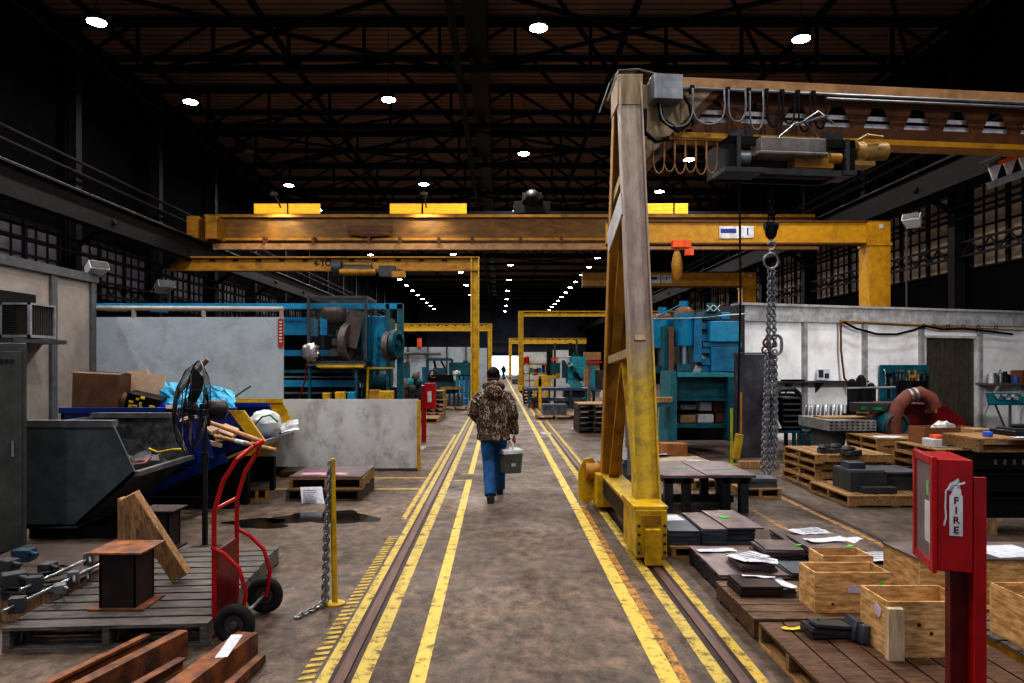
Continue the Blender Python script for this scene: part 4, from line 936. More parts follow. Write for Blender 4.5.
m = MB(); p, q = V((-1.52,4.40,.06)), V((-1.80,2.7,.06)); m.bar(p,q,.012,.14); m.bar(p+V((-.06,0,.07)),q+V((-.06,0,.07)),.13,.012); m.bar(p+V((-.06,0,-.055)),q+V((-.06,0,-.055)),.13,.012)
o = tag(m.build('steel_channel', rust), 'rusty steel channel with a white tag right of the foreground bars', 'steel bar')
MB().sheet((-1.61,4.18,.137),.07,.34,2,3,.004,rz=.1).build('white_tag', paper, o)
tag(MB().bar((-1.44,4.25,.035),(-1.62,2.8,.035),.05,.05).build('steel_bar', rust), 'small rusty bar right of the steel channel in the foreground', 'steel bar')
# yellow post with chain
pc = G(335,604); r = thing('chain_post', pc, 'yellow steel post on a round foot with a chain hanging beside it', 'post')
MB().lathe(pc,[(.075,0),(.075,.012),(.03,.02)],20).build('foot', ylw, r)
MB().cyl(pc,(pc.x-.02,pc.y,1.10),.022,12).build('post', ylw, r)
o = thing('hanging_chain', (pc.x-.06,pc.y,0), 'grey steel chain draped down the yellow post and trailing on the floor', 'chain')
MB().chain([(pc.x-.03,pc.y-.02,1.08),(pc.x-.055,pc.y-.03,.6),(pc.x-.06,pc.y-.03,.03),(pc.x-.12,pc.y-.15,.012),(pc.x-.2,pc.y-.3,.012)],.05,.036,.007).build('chain_run', chain_m, o)
MB().chain([(pc.x-.035,pc.y+.0,1.02),(pc.x-.07,pc.y-.0,.5),(pc.x-.07,pc.y-.05,.03),(pc.x-.10,pc.y-.12,.02)],.05,.036,.007).build('chain_run', chain_m, o)
# stacked pallets with dark plate
pallet((-2.33,9.78,0),1.0,1.0,.15,6,woodd,0,'lower dark pallet of the pair in front of the scratched barrier',mt2=woodd)
pallet((-2.31,9.80,.15),.98,.98,.15,6,wood,.02,'upper wooden pallet of the pair in front of the scratched barrier',mt2=wood)
tag(MB().b2(-2.8,-1.83,9.32,10.28,.30,.325).build('steel_sheet', steel, bevel=.003), 'dark steel sheet lying on the stacked pallet pair', 'steel sheet')
tag(MB().sheet((-2.38,9.5,.328),.62,.2,5,3,.006,seed=3).build('pink_sheet', pinkp), 'pink paper sheet on the dark steel sheet', 'paper')
pp = P(309,485,9.2); o = MB().add([P(300,487,9.24),P(322,486.5,9.24),P(325,506,9.12),P(302,507,9.12)],[(0,1,2,3)]).build('paper_notice', paper); tag(o,'white printed sheet hanging from the front of the pallet pair','paper')
m = MB(); rr = random.Random(2)
for q in range(8): z_ = 490+q*1.9; m.add([P(303,z_,9.13),P(303+rr.uniform(8,17),z_,9.13),P(303+12,z_+.7,9.12),P(303,z_+.7,9.12)],[(0,1,2,3)])
m.build('print', tblk, o)
pallet((X_(250,9.4),9.7,0),.30,.7,.14,5,woodd,.3,'small dark pallet on end of the bins, left of the pallet pair',mt2=ylwd)
tag(MB().b2(X_(275,11),X_(330,11),11.2,11.7,0,.10).build('timber_skid', woodd, bevel=.01), 'flat dark timber skid along the foot of the scratched barrier', 'skid')
# ================================================================ right side, near
def W2(n): return n
def platepile(x0, x1, y0_, y1_, z0, n, t, where, grp, mt=steel, jit=.012, gap=.004):
    z = z0
    for k in range(n):
        pos = 'single' if n == 1 else ('topmost' if k == n-1 else 'lowest' if k == 0 else ORD[n-1-k]+' from the top')
        jx, jy = random.uniform(-jit,jit), random.uniform(-jit,jit)
        tag(MB().box(((x0+x1)/2+jx,(y0_+y1_)/2+jy,z+t/2),(x1-x0,y1_-y0_,t),random.uniform(-jit,jit)*2).build('steel_plate', mt), '%s steel plate of the %s' % (pos, where), 'steel plate', grp)
        z += t+gap*random.random()
    return z
# A-post table with two plates
r = thing('steel_work_table', (2.55,9.0,0), 'low black steel table topped by two dark plates, right of the tall crane leg', 'table')
blkc = M('chipped black', (.05,.05,.055), .6, c2=(.02,.02,.022), grime=.2, scale=12)
for x in (2.08,2.78):
    for (dx, yy) in ((0,8.6),(.22,8.6),(0,9.5),(.22,9.5)): MB().b2(x+dx-.05,x+dx+.05,yy-.05,yy+.05,0,.43).build('leg', blkc, r, .004)
    MB().b2(x-.06,x+.3,8.55,9.6,.36,.43).build('cross_frame', blkc, r)
MB().b2(2.1,3.0,8.95,9.05,.05,.14).build('stretcher', blkc, r)
ta_ = MB().b2(1.99,2.52,8.5,9.75,.43,.465).build('top_plate', steel, r, .003); tb2 = MB().b2(2.53,3.12,8.5,9.75,.435,.47).build('top_plate', steel, r, .003)
MB().b2(2.2,2.45,9.05,9.12,.466,.468).build('chalk_mark', M('chalk green', (.15,.4,.28), .8, grime=.4, scale=30), ta_); MB().b2(2.65,2.98,8.9,8.97,.471,.473).build('chalk_mark', M('chalk green', (.15,.4,.28)), tb2)
# plate stacks on pallet B
pallet((2.02,6.97,0),.82,.86,.11,6,wood,0,'wooden pallet under the three tidy piles of steel plates by the crane foot')
pB = 'tidy piles of plates by the crane foot'
zt = [platepile(1.61,1.90,6.60,7.36,.11,9,.014,'left pile beside the crane foot',pB,steelb,.004,.003), platepile(1.91,2.145,6.58,7.36,.11,9,.014,'middle pile beside the crane foot',pB,steelb,.004,.003), platepile(2.155,2.42,6.62,7.38,.11,10,.014,'right pile beside the crane foot',pB,steelb,.006,.003)]
tag(MB().b2(1.92,2.16,6.6,7.34,zt[1],zt[1]+.012).build('steel_sheet', steel), 'thin dark sheet covering the middle pile beside the crane foot', 'steel sheet')
tag(MB().box((2.31,6.98,zt[2]+.008),(.34,.8,.014),.03).build('steel_sheet', steel), 'thin dark sheet overhanging the right pile beside the crane foot', 'steel sheet')
tag(MB().sheet((1.74,7.15,zt[0]+.003),.24,.26,3,3,.004,.1).build('paper_sheet', paper), 'pale paper sheet on the left pile beside the crane foot', 'paper')
tag(MB().box((2.26,7.02,zt[2]+.02),(.09,.09,.003),.3).build('green_tag', hiviz), 'small green tag on the right pile beside the crane foot', 'tag')
# pallets C, D, E, F and their loads
pallet((2.45,5.95,0),1.42,.92,.14,6,woodd,0,'dark pallet under scattered plates and papers behind the plywood crates',mt2=blkc)
tag(MB().b2(1.74,2.35,5.52,6.40,.142,.155).build('steel_sheet', steel), 'wide dark sheet lying flat on the dark pallet, left side', 'steel sheet')
tag(MB().box((2.2,6.6,.05),(.5,.12,.1),0).build('timber_block', woodd), 'short dark timber block on the floor behind the dark pallet', 'timber')
pallet((2.40,5.02,0),1.44,.80,.14,6,deckm,0,'brown pallet under the nearer plywood crates, second from the camera',solid=True,mt2=woodr)
pallet_across((2.31,4.10,0),1.24,.92,.14,8,woodr,0,'nearest reddish brown pallet carrying the front plywood crate and black brackets',solid=True,mt2=wood)
pallet((3.62,4.15,0),1.2,1.1,.15,7,woodg,0,'grey pallet at the right edge under the closed-off plywood box',mt2=ylwd)
pallet((3.75,5.25,0),1.5,.8,.12,6,wood,0,'pallet under the long plywood box behind the fire cabinet')
def pl(where, grp='loose plates on the dark pallet'): return (where, grp)
g_ = 'loose plates among the pallets'
platepile(1.95,2.22,5.58,5.95,.155,4,.014,'paper-covered pile on the dark pallet',g_,steel,.02)
platepile(2.28,2.6,5.95,6.3,.155,6,.013,'middle back pile on the dark pallet',g_,steel,.03)
platepile(2.66,3.05,5.9,6.38,.145,7,.014,'right back pile on the dark pallet',g_,steel,.03)
platepile(2.62,3.0,5.52,5.85,.145,4,.014,'right front pile on the dark pallet',g_,steelb,.03)
platepile(2.3,2.56,5.5,5.85,.155,2,.013,'low middle pile on the dark pallet',g_,steelb,.03)
platepile(2.75,3.2,6.55,7.05,.0,7,.02,'pile on the floor behind the dark pallet',g_,steel,.03)
platepile(1.74,2.04,5.03,5.33,.142,4,.017,'small square pile on the brown pallet',g_,rustd,.006)
platepile(2.05,2.15,5.05,5.33,.142,3,.017,'narrow pile on the brown pallet',g_,steelb,.012)
for k, (x, y, z, sx, sy, rz, s_, lb) in enumerate(((2.05,5.75,.235,.30,.20,.5,.012,'crumpled white paper on the paper-covered pile of the dark pallet'),(1.93,6.22,.162,.34,.10,.1,.01,'long white strip of paper at the back left of the dark pallet'),(2.12,5.62,.24,.22,.14,-.3,.015,'printed white paper hanging over the front of the dark pallet pile'),(2.07,5.16,.205,.07,.28,.5,.012,'white paper strip across the narrow pile on the brown pallet'),(1.95,5.26,.222,.24,.05,-.2,.01,'thin white strip on the small square pile'),(2.9,6.2,.26,.38,.14,.2,.015,'white paper on the right back pile of the dark pallet'),(2.42,5.3,.16,.22,.08,-.5,.02,'torn white paper beside the plywood crate'),(3.05,6.85,.175,.34,.26,.2,.02,'white printed papers on the floor pile behind the crates'),(3.5,6.5,.02,.62,.3,.1,.02,'wide white paper sheet lying behind the small back crate'),(3.1,6.15,.27,.2,.12,.7,.02,'curled white paper at the right end of the dark pallet'))):
    o = MB().sheet((x,y,z),sx,sy,5,4,s_,rz,seed=k).build('paper_sheet', paper); tag(o, lb, 'paper')
    m = MB(); q0 = random.Random(k)
    for q in range(4): m.box((x+q0.uniform(-.02,.02),y-sy*.3+q*sy*.2,z+s_+.002),(sx*.6,sy*.035,.001),rz)
    if k in (0,2,7,8): m.build('print', tblk, o)
for k, (x, y, z, lb) in enumerate(((2.62,6.1,.245,'green tag on the middle back pile'),(3.0,6.0,.26,'green tag on the right back pile'),(3.55,6.35,.05,'green tag on the wide white sheet'))):
    tag(MB().box((x,y,z),(.07,.035,.004),.4*k).build('green_tag', hiviz), lb, 'tag')
def crate(x0, x1, y0_, y1_, z0, z1, label, t=.012, lid=False, mt=ply, batten=None):
    r = thing('plywood_crate', ((x0+x1)/2,(y0_+y1_)/2,z0), label, 'crate')
    MB().b2(x0,x1,y0_,y0_+t,z0,z1).build('side_panel', mt, r); MB().b2(x0,x1,y1_-t,y1_,z0,z1).build('side_panel', mt, r)
    MB().b2(x0,x0+t,y0_+t,y1_-t,z0,z1-.002).build('end_panel', mt, r); MB().b2(x1-t,x1,y0_+t,y1_-t,z0,z1-.002).build('end_panel', mt, r)
    MB().b2(x0+t,x1-t,y0_+t,y1_-t,z0,z0+t).build('bottom_panel', plyin, r)
    if lid: MB().b2(x0-.01,x1+.01,y0_-.01,y1_+.01,z1,z1+.012).build('lid', steel, r)
    return r
K1 = crate(2.13,2.64,4.72,4.97,.142,.415,'open plywood crate with a pink label standing on the brown pallet')
K2 = crate(2.38,2.75,5.14,5.38,.142,.41,'small open plywood crate mostly hidden behind the pink-labelled one')
K3 = crate(2.22,2.70,4.0,4.30,.142,.462,'front open plywood crate with an upright batten on its corner')
MB().b2(2.20,2.29,3.95,3.995,.142,.435).build('corner_batten', M('pale batten', (.72,.6,.42), .7, c2=(.5,.38,.22), stretch=(8,8,1), grime=.4), K3)
K4 = crate(3.02,4.4,5.02,5.5,.122,.41,'long plywood box behind the fire cabinet with a dark lid', lid=True)
K6 = crate(3.07,3.75,3.72,4.38,.152,.455,'plywood crate cut by the right edge of the picture, on the grey pallet')
tag(MB().sheet((3.78,5.22,.424),.4,.32,3,3,.004,.15).build('paper_sheet', paper), 'white paper on the dark lid of the long plywood box', 'paper')
lab = M('pink label', (.55,.35,.5), .6, c2=(.6,.6,.7), scale=40, grime=.2)
MB().box((2.42,4.717,.30),(.14,.003,.05),(0,.06,0)).build('label', lab, K1); MB().box((2.575,4.716,.33),(.03,.003,.05),(0,.3,0)).build('green_tag', hiviz, K1)
MB().box((2.217,4.10,.38),(.003,.07,.06),(.5,0,0)).build('label', lab, K3)
knot = M('knot', (.12,.05,.015), .7, grime=.2)
for (x, z) in ((2.47,.28),(2.57,.20),(2.40,.33),(2.62,.35)): MB().lathe((x,3.998,z),[(.012,0),(.008,-.002)],10,(0,1,0)).build('knot', knot, K3)
for (x, z) in ((2.25,.20),(2.55,.22)): MB().lathe((x,4.718,z),[(.01,0),(.007,-.002)],10,(0,1,0)).build('knot', knot, K1)
# black bracket bundle on the nearest pallet
r = thing('bracket_bundle', (2.05,4.30,.14), 'bundle of black steel brackets lying on the nearest reddish brown pallet', 'brackets')
m = MB().box((2.02,4.32,.19),(.26,.14,.03),(.0,.12,.1)).box((2.03,4.30,.225),(.24,.12,.02),(0,.12,.15)).box((2.04,4.34,.165),(.28,.16,.03),.05); m.build('bracket_plates', dgry, r, .003)
MB().prism([(2.13,4.22,.15),(2.20,4.22,.15),(2.20,4.22,.26),(2.16,4.22,.27)],(0,.14,0)).box((2.19,4.2,.2),(.05,.05,.11),(0,.1,.2)).build('end_bracket', steelb, r, .003)
tag(MB().sheet((1.86,4.42,.148),.15,.045,5,2,.012,.05,seed=1).build('yellow_tape', ytag), 'strip of yellow tape on the nearest pallet beside the black brackets', 'tape')
tag(MB().box((1.955,4.34,.20),(.03,.004,.11),(.3,.35,.2)).build('green_tag', hiviz), 'tall bright green tag standing in the black bracket bundle', 'tag')
# fire extinguisher cabinet on its post
r = thing('fire_extinguisher_cabinet', (2.26,3.42,0), 'red fire extinguisher cabinet marked FIRE on a red post in the right foreground', 'cabinet')
A_ = V((2.065,3.30,0)); Bq = V((2.165,3.62,0)); u = (Bq-A_).normalized(); n_ = V((u.y,-u.x,0))
FX = MX((( n_.x, u.x, 0, A_.x),(n_.y, u.y, 0, A_.y),(0,0,1,0),(0,0,0,1)))   # x: depth away from the aisle, y: width, z up
wd = (Bq-A_).length; zt_, zb_ = 1.372, .845; t = .012; dp = .15
def FB(): return MB(FX)
FB().b2(0,dp,0,t,zb_,zt_).b2(0,dp,wd-t,wd,zb_,zt_).b2(0,dp,0,wd,zt_-t,zt_).b2(0,dp,0,wd,zb_,zb_+t).b2(dp-t,dp,0,wd,zb_,zt_).build('cabinet_box', red, r, .006)
fr = .035
FB().b2(-.022,0,-.012,fr,zb_-.012,zt_+.012).b2(-.022,0,wd-fr,wd+.012,zb_-.012,zt_+.012).b2(-.022,0,fr,wd-fr,zt_-fr,zt_+.012).b2(-.022,0,fr,wd-fr,zb_-.012,zb_+fr).build('door_frame', red, r, .008)
gl = bpy.data.materials.new('scratched window'); gl.use_nodes = True; b = gl.node_tree.nodes['Principled BSDF']; b.inputs['Base Color'].default_value = (.8,.75,.78,1); b.inputs['Roughness'].default_value = .15; b.inputs['Alpha'].default_value = .16
FB().b2(-.014,-.010,fr,wd-fr,zb_+fr,zt_-fr).build('window_pane', gl, r)
e = FB(); e.lathe((.07,wd/2,zb_+.03),[(.055,0),(.06,.02),(.06,.30),(.04,.36),(.02,.38)],16).build('extinguisher', M('silver cylinder', (.5,.5,.52), .3, .3, grime=.2), r)
FB().b2(.03,.11,wd/2-.04,wd/2+.05,zb_+.41,zb_+.44).tube([(.07,wd/2,zb_+.4),(.02,wd/2+.04,zb_+.38),(.01,wd/2+.06,zb_+.25),(.01,wd/2+.05,zb_+.1)],.01,6).build('hose_and_valve', blk, r)
FB().b2(-.0,.004,wd*.35,wd*.62,zb_+.10,zb_+.30).build('inspection_label', white, r)
FB().b2(-.002,.003,wd*.42,wd*.5,zb_+.33,zb_+.40).build('seal', hiviz, r)
# FIRE decal on the side facing the camera
dc = FB().b2(.050,.105,-.003,-.001,1.015,1.205).build('fire_decal', white, r)
XM = FX @ MX.Translation((.0775,-.004,0)) @ MX.Rotation(PI/2,4,'X')
for k, ch in enumerate('FIRE'): text(ch, .045, redd, 'letter', dc, XM @ MX.Translation((0,1.180-.046*k,0)))
FB().prism([(.055,-.001,1.205),(.10,-.001,1.205),(.097,-.001,1.232),(.083,-.001,1.238),(.082,-.001,1.25),(.115,-.001,1.262),(.113,-.001,1.272),(.075,-.001,1.256),(.055,-.001,1.252),(.045,-.001,1.235),(.040,-.001,1.23),(.044,-.001,1.243),(.052,-.001,1.262),(.068,-.001,1.266),(.085,-.001,1.285),(.09,-.001,1.28),(.078,-.001,1.262)],(0,-.002,0)).build('decal_nozzle', white, dc)
FB().tube([(.052,-.002,1.24),(.036,-.002,1.225),(.033,-.002,1.15),(.036,-.002,1.10),(.028,-.002,1.06)],.0045,6).build('decal_hose', white, dc)
# post
FB().b2(.07,.19,.09,.11,0,.845).b2(.07,.078,.06,.14,0,.845).b2(.182,.19,.06,.14,0,.845).build('post', redd, r, .002)
FB().b2(dp,dp+.008,-.0,.10,0,1.28).b2(.155,.215,.04,.05,0,1.29).build('back_plate', red, r, .006)
FB().b2(-.0,.26,.0,.2,0,.015).build('foot_plate', redd, r)
# ================================================================ right side, middle distance
def pstack(x0, y0_, L, W, n, H, mt, desc, grp, z0=0, rz=0, nb=6, across=False):
    for k in range(n):
        pos = 'topmost' if k == n-1 else 'lowest' if k == 0 else ORD[n-1-k]+' from the top'
        (pallet_across if across else pallet)((x0+L/2+random.uniform(-.03,.03),y0_+W/2+random.uniform(-.03,.03),z0+k*H),L,W,H-.001,nb,mt,rz,'%s pallet of the %s' % (pos, desc),grp)
    return z0+n*H
z = pstack(4.61,10.2,1.12,1.15,4,.125,wood,'four-pallet stack right of the hanging chain','pallet stack right of the chain',across=True)
for k, (a_, b_, s_, lb) in enumerate(((826,450,.14,'black casting at the left on the four-pallet stack'),(838,449,.16,'black casting in the middle of the four-pallet stack'),(851,452,.17,'black casting at the right on the four-pallet stack'))):
    q = G(a_,b_+3,z); r = thing('steel_casting', q, lb, 'casting')
    MB().box((q.x,q.y,q.z+.035),(s_*1.5,s_,.07),.2*k).cyl((q.x-s_*.3,q.y-.05,q.z+.1),(q.x+s_*.3,q.y+.05,q.z+.08),.04,12).build('body', dgry, r, .008)
    MB().lathe((q.x-s_*.5,q.y-.03,q.z+.07),[(.05,0),(.06,.02),(.03,.06)],12).build('boss', dgry, r)
tag(MB().prism([P(844,448,10.6),P(848,449,10.6),P(846,440,10.6)],(0,.01,0)).build('paper_tag', paper), 'small white tag sticking up from the black castings', 'tag')
pallet_across((4.45+.6,8.87+.6,0),1.2,1.15,.14,6,wood,0,'single low pallet with black steel blocks in front of the stacks')
for k, (x0, x1, y0_, y1_, z0, z1, lb) in enumerate(((4.62,5.1,9.2,9.7,.14,.40,'wide black steel block on the low pallet'),(4.72,5.15,9.05,9.2,.14,.22,'flat black bar in front of the wide black block'),(4.68,4.9,9.35,9.6,.42,.50,'small blue grey block on top of the wide black block'))):
    tag(MB().b2(x0,x1,y0_,y1_,z0,z1).build('steel_block', steelb if k == 2 else dgry, bevel=.006), lb, 'steel block')
tag(MB().b2(4.63,5.08,9.22,9.68,.40,.42).build('steel_sheet', steelb), 'thin bluish sheet on the wide black steel block', 'steel sheet')
r = thing('parts_box', (5.4,9.6,.14), 'dark lidded parts box at the right of the low pallet', 'box')
MB().b2(5.16,5.6,9.3,9.9,.14,.36).build('box_body', dgry, r, .005); MB().b2(5.13,5.64,9.27,9.93,.36,.385).build('lid', steelb, r)
z = pstack(5.92,10.95,1.1,1.0,5,.13,wood,'five-pallet stack left of the orange duct','pallet stack left of the duct',across=True)
z2_ = pstack(5.98,9.6,.95,1.05,5,.13,wood,'five-pallet stack behind the fire cabinet','pallet stack behind the fire cabinet',across=True)
tag(MB().b2(6.56,6.84,9.65,9.95,z2_,z2_+.27).build('wooden_block', timber, bevel=.006), 'square wooden block on the pallet stack behind the fire cabinet', 'block')
r = thing('wooden_box', (6.5,10.4,z2_), 'open reddish wooden box on the pallet stack behind the fire cabinet', 'box')
for (a0,a1,b0,b1) in ((6.2,7.0,10.2,10.225),(6.2,7.0,10.575,10.6),(6.2,6.225,10.225,10.575),(6.975,7.0,10.225,10.575)): MB().b2(a0,a1,b0,b1,z2_,z2_+.24).build('side_board', M('red wood', (.32,.14,.07), .7, stretch=(2,8,8), grime=.3), r)
MB().b2(6.225,6.975,10.225,10.575,z2_,z2_+.02).build('base_board', wood, r)
tag(MB().blob((6.6,10.4,z2_+.22),(.16,.12,.1),3).build('white_rag', plast_w), 'white rag in the open reddish wooden box', 'rag')
r = thing('battery_charger', (6.25,9.9,z2_), 'white and grey bench device with an orange top on the pallet stack', 'device')
MB().b2(6.05,6.4,9.75,10.02,z2_,z2_+.12).build('body', wht, r, .01); MB().b2(6.13,6.32,9.8,9.98,z2_+.12,z2_+.17).build('orange_cap', otag, r, .01)
tag(MB().tube([(6.5,9.62,z2_+.01),(6.4,9.5,z2_+.08),(6.35,9.45,z2_-.1),(6.25,9.5,z2_-.25)],.012,6).build('power_lead', blkp), 'black lead hanging from the pallet stack behind the fire cabinet', 'cable')
tag(MB().sheet((5.95+.25,11.2,z+.003),.5,.3,4,3,.01,.2,seed=5).build('paper_sheet', paper), 'papers on the stack left of the orange duct', 'paper')
# red machine + duct
r = thing('red_machine', (7.3,12.4,0), 'dark red boxy machine with sloping right side behind the pallet stacks', 'machine')
MB().prism([(6.88,12.0,.1),(8.0,12.0,.1),(8.0,12.0,.85),(7.65,12.0,1.12),(6.88,12.0,1.14)],(0,.9,0)).build('housing', redd, r, .01)
MB().b2(7.3,7.5,11.985,12.0,.98,1.04).build('name_plate', M('brass', (.5,.3,.05), .4, grime=.2), r)
MB().b2(6.95,7.9,12.1,12.8,0,.1).build('base', blk, r)
r = thing('duct_hose', (6.85,12,0), 'fat dusty orange duct hose arching over into the red machine', 'duct')
Yd = 11.8; pts = [P(x,y,Yd) for x,y in ((895,480),(894,440),(894,418),(899,405),(908,396),(920,393),(930,398),(934,408))]
MB().tube(pts,.115,16).build('hose', ducto, r)
for q in (4,5): c = lerp(pts[4],pts[5],.1 if q == 4 else .55); d = (pts[5]-pts[4]).normalized(); MB().lathe(c-d*.02,[(.12,0),(.12,.04)],16,d).build('tape_band', gal, r)
tag(MB().lathe(P(936,407,11.9),[(.045,0),(.045,.12),(.02,.14)],12).build('spray_can', M('can blue', (.02,.08,.5), .3, grime=0)), 'small blue can on top of the red machine', 'can')
r = thing('teal_grinder', (6.3,12.3,0), 'teal bench machine with a dark round opening left of the orange duct', 'machine')
MB().lathe((6.68,11.75,.78),[(.2,0),(.24,.02),(.24,.35)],20,(0,1,0)).b2(6.48,6.85,12.1,12.4,0,.75).build('body', teal, r)
MB().torus((6.68,11.73,.78),.19,.03,(0,1,0),20,8).build('wheel_guard', dgry, r)
MB().b2(6.1,6.75,11.9,12.2,1.0,1.16).build('control_box', dgry, r, .01); MB().b2(6.15,6.22,11.88,11.9,1.04,1.1).b2(6.35,6.5,11.88,11.9,1.04,1.08).build('buttons', M('dim green', (.02,.3,.1), .5, grime=0), r)
r = thing('perforated_table', (5.8,12.5,0), 'grey perforated steel welding table on a pedestal behind the four-pallet stack', 'table')
MB().b2(5.6,6.42,11.9,13.1,.68,.86).build('table_block', M('perforated grey', (.3,.3,.3), .5, grime=.4), r, .004)
m = MB()
for a_ in range(9):
    for b_ in range(3): m.b2(5.63+a_*.09,5.665+a_*.09,11.895,11.9,.71+b_*.055,.73+b_*.055)
m.build('hole_pattern', blk, r)['kind'] = 'stuff'
MB().b2(5.75,6.3,12.1,12.9,0,.68).build('pedestal', gry, r)
tag(MB().b2(5.7,6.45,12.2,12.7,.86,.89).build('wooden_board', timber), 'light wooden board on the perforated table', 'board')
# black steel beams with pallet at right edge
r = thing('beam_rack', (6.2,7.7,0), 'tall rack of black steel beams at the right edge behind the fire cabinet', 'rack')
for (z0, z1) in ((.18,.40),(.46,.66),(.70,.86)): MB().b2(5.08,7.4,7.5,7.6,z0,z1).b2(5.08,7.4,7.46,7.64,z1-.02,z1).b2(5.08,7.4,7.46,7.64,z0,z0+.02).build('beam', blk, r)
for x in (5.25,6.4,7.2): MB().b2(x-.06,x+.06,7.46,8.0,0,.18).build('foot_block', timber, r)
for (z0, z1) in ((.18,.45),(.48,.84)): MB().b2(5.08,7.4,7.85,7.95,z0,z1).build('beam', blk, r)
m = MB(); 
for k in range(7): m.b2(5.3+k*.1,5.33+k*.1,7.49,7.50,.74,.80)
m.build('stamped_marks', gry, r)['kind'] = 'stuff'
pallet((5.85,7.75,.88),1.5,.62,.15,5,wood,0,'pallet lying on the black steel beams at the right edge')
r = thing('parts_tray', (5.9,7.8,1.03), 'shallow black tray of parts on the right-edge pallet', 'tray')
MB().b2(5.6,6.2,7.6,8.0,1.03,1.09).build('tray', blkp, r, .01); MB().b2(5.65,6.15,7.65,7.95,1.09,1.11).cyl((5.7,7.8,1.13),(6.1,7.8,1.13),.025,10).build('parts', dgry, r)
tag(MB().lathe((5.32,7.62,1.03),[(.04,0),(.05,.01),(.05,.05),(.02,.06)],14).build('blue_jar', M('vivid blue', (.1,.2,.9), .4, grime=0)), 'small shiny blue cap on the right-edge pallet', 'cap')  # plain saturated blue base colour
tag(MB().sheet((5.75,7.52,1.034),.5,.12,4,3,.004,.1,seed=9).build('paper_sheet', paper), 'white papers at the front of the right-edge pallet', 'paper')
# block pallet at the end of the chain
pallet((3.55,9.75,0),.56,.5,.13,4,wood,0,'small pallet below the end of the hanging chain')
platepile(3.36,3.80,9.55,9.9,.13,3,.04,'little pile below the hanging chain','plates below the chain',steelb,.008)
tag(MB().b2(4.2,4.9,12.2,12.35,0,.12).build('timber_skid', timber, bevel=.008), 'long timber on the floor in front of the dark welding screen', 'timber')
pallet((3.05,12.3,0),1.0,1.0,.12,6,wood,0,'pallet under light boards behind the black steel table')
tag(MB().box((3.02,12.1,.135),(1.25,1.2,.02),.05).build('plywood_sheet', M('pale board', (.5,.42,.32), .7, grime=.4)), 'pale flat board behind the black steel table', 'board')
tag(MB().box((2.65,12.9,.16),(.9,.5,.02),.1).build('steel_sheet', steel), 'dark sheet on the pale board', 'steel sheet')
tag(MB().b2(2.95,3.42,12.7,13.05,.15,.37).build('cardboard_box', M('orange carton', (.40,.17,.06), .7, grime=.3), bevel=.005), 'orange brown carton behind the pale board', 'box')
tag(MB().sheet((3.35,11.8,.15),.4,.25,4,4,.06,.2,seed=4).build('paper_sheet', paper), 'crumpled white paper on the pale board', 'paper')
tag(MB().sheet((2.75,12.6,.175),.6,.18,4,3,.03,.1,seed=6).build('paper_sheet', paper), 'long white paper on the dark sheet by the carton', 'paper')
platepile(1.95,2.3,11.0,11.7,.0,6,.05,'low pile just right of the crane leg','plates right of the crane leg',steelb,.02)
pallet((3.15,10.7,0),.9,1.0,.13,6,wood,.2,'pallet seen between the legs of the black steel table')
# dark welding screen, yellow-green post
r = thing('welding_screen', (4.7,13,0), 'tall dark glossy welding screen hanging behind the chain sling', 'screen')
MB().b2(4.4,5.02,13.0,13.03,.08,2.0).build('curtain', dpanel, r); MB().tube([(4.38,13.0,2.02),(5.04,13.0,2.02)],.015,6).tube([(4.38,13,0),(4.38,13,2.02)],.02,6).tube([(5.04,13,0),(5.04,13,2.02)],.02,6).build('frame', dgry, r)
MB().b2(4.36,4.42,12.8,13.2,0,.02).b2(5.0,5.06,12.8,13.2,0,.02).build('feet', dgry, r)
tag(MB().b2(X_(731,12.5),X_(733,12.5),12.5,12.54,0,Z_(408,12.5)).b2(X_(720,12.5),X_(745,12.5),12.45,12.6,0,.03).build('floor_post', M('lime', (.45,.5,.03), .5, grime=.1)), 'thin yellow-green post left of the dark welding screen', 'post')
# blue press -------------------------------------------------------
Y = 15.0
r = thing('blue_press', (X_(700,Y),Y+.5,0), 'large blue machine with two cylinder tanks right of the tall crane leg', 'machine')
def px2(m, a, b, c, d, y0_, y1_): return m.b2(X_(a,y0_),X_(b,y0_),y0_,y1_,Z_(d,y0_),Z_(c,y0_))
dome = M('rusty dome', (.2,.09,.05), .6, grime=.4)
for (a, b, t0, b0, yy) in ((653,672,320,348,15.6),(674,694,314,346,15.2)):
    R0 = (X_(b,yy)-X_(a,yy))/2; c = V((X_((a+b)/2,yy),yy,Z_(b0,yy))); h = Z_(t0,yy)-c.z
    tk = MB().lathe(c,[(R0*.95,0),(R0,.03),(R0,h)],22).build('cylinder_tank', blub, r)
    MB().lathe(c+V((0,0,h)),[(R0,0),(R0*.9,.09),(R0*.55,.15),(.05,.16)],22).build('dome', dome, tk)
    MB().cyl(c+V((0,0,h+.14)),c+V((0,0,h+.28)),.1,12).build('cap', blub, tk)
    MB().cyl(c+V((0,0,-.45)),c,.1,12).build('piston_rod', chrome, r)
    px2(MB(),a+3,b-3,b0+18,b0+25,yy-.25,yy+.3).build('tool_holder', teal, r)
px2(MB(),694,702,316,362,15,15.6).build('column', blu, r); px2(MB(),664,672,326,440,15.1,15.5).build('column', teal, r); px2(MB(),669,674,327,372,14.98,15.02).build('column_strip', dome, r)
b_ = px2(MB(),710,741,321,342,14.9,16.2).build('head_housing', blub, r, .02)
px2(MB(),703,742,342,347,15.0,16.2).build('slide_band', blu, r)
px2(MB(),711,740,347,372,15.0,16.2).build('body', blu, r, .02)
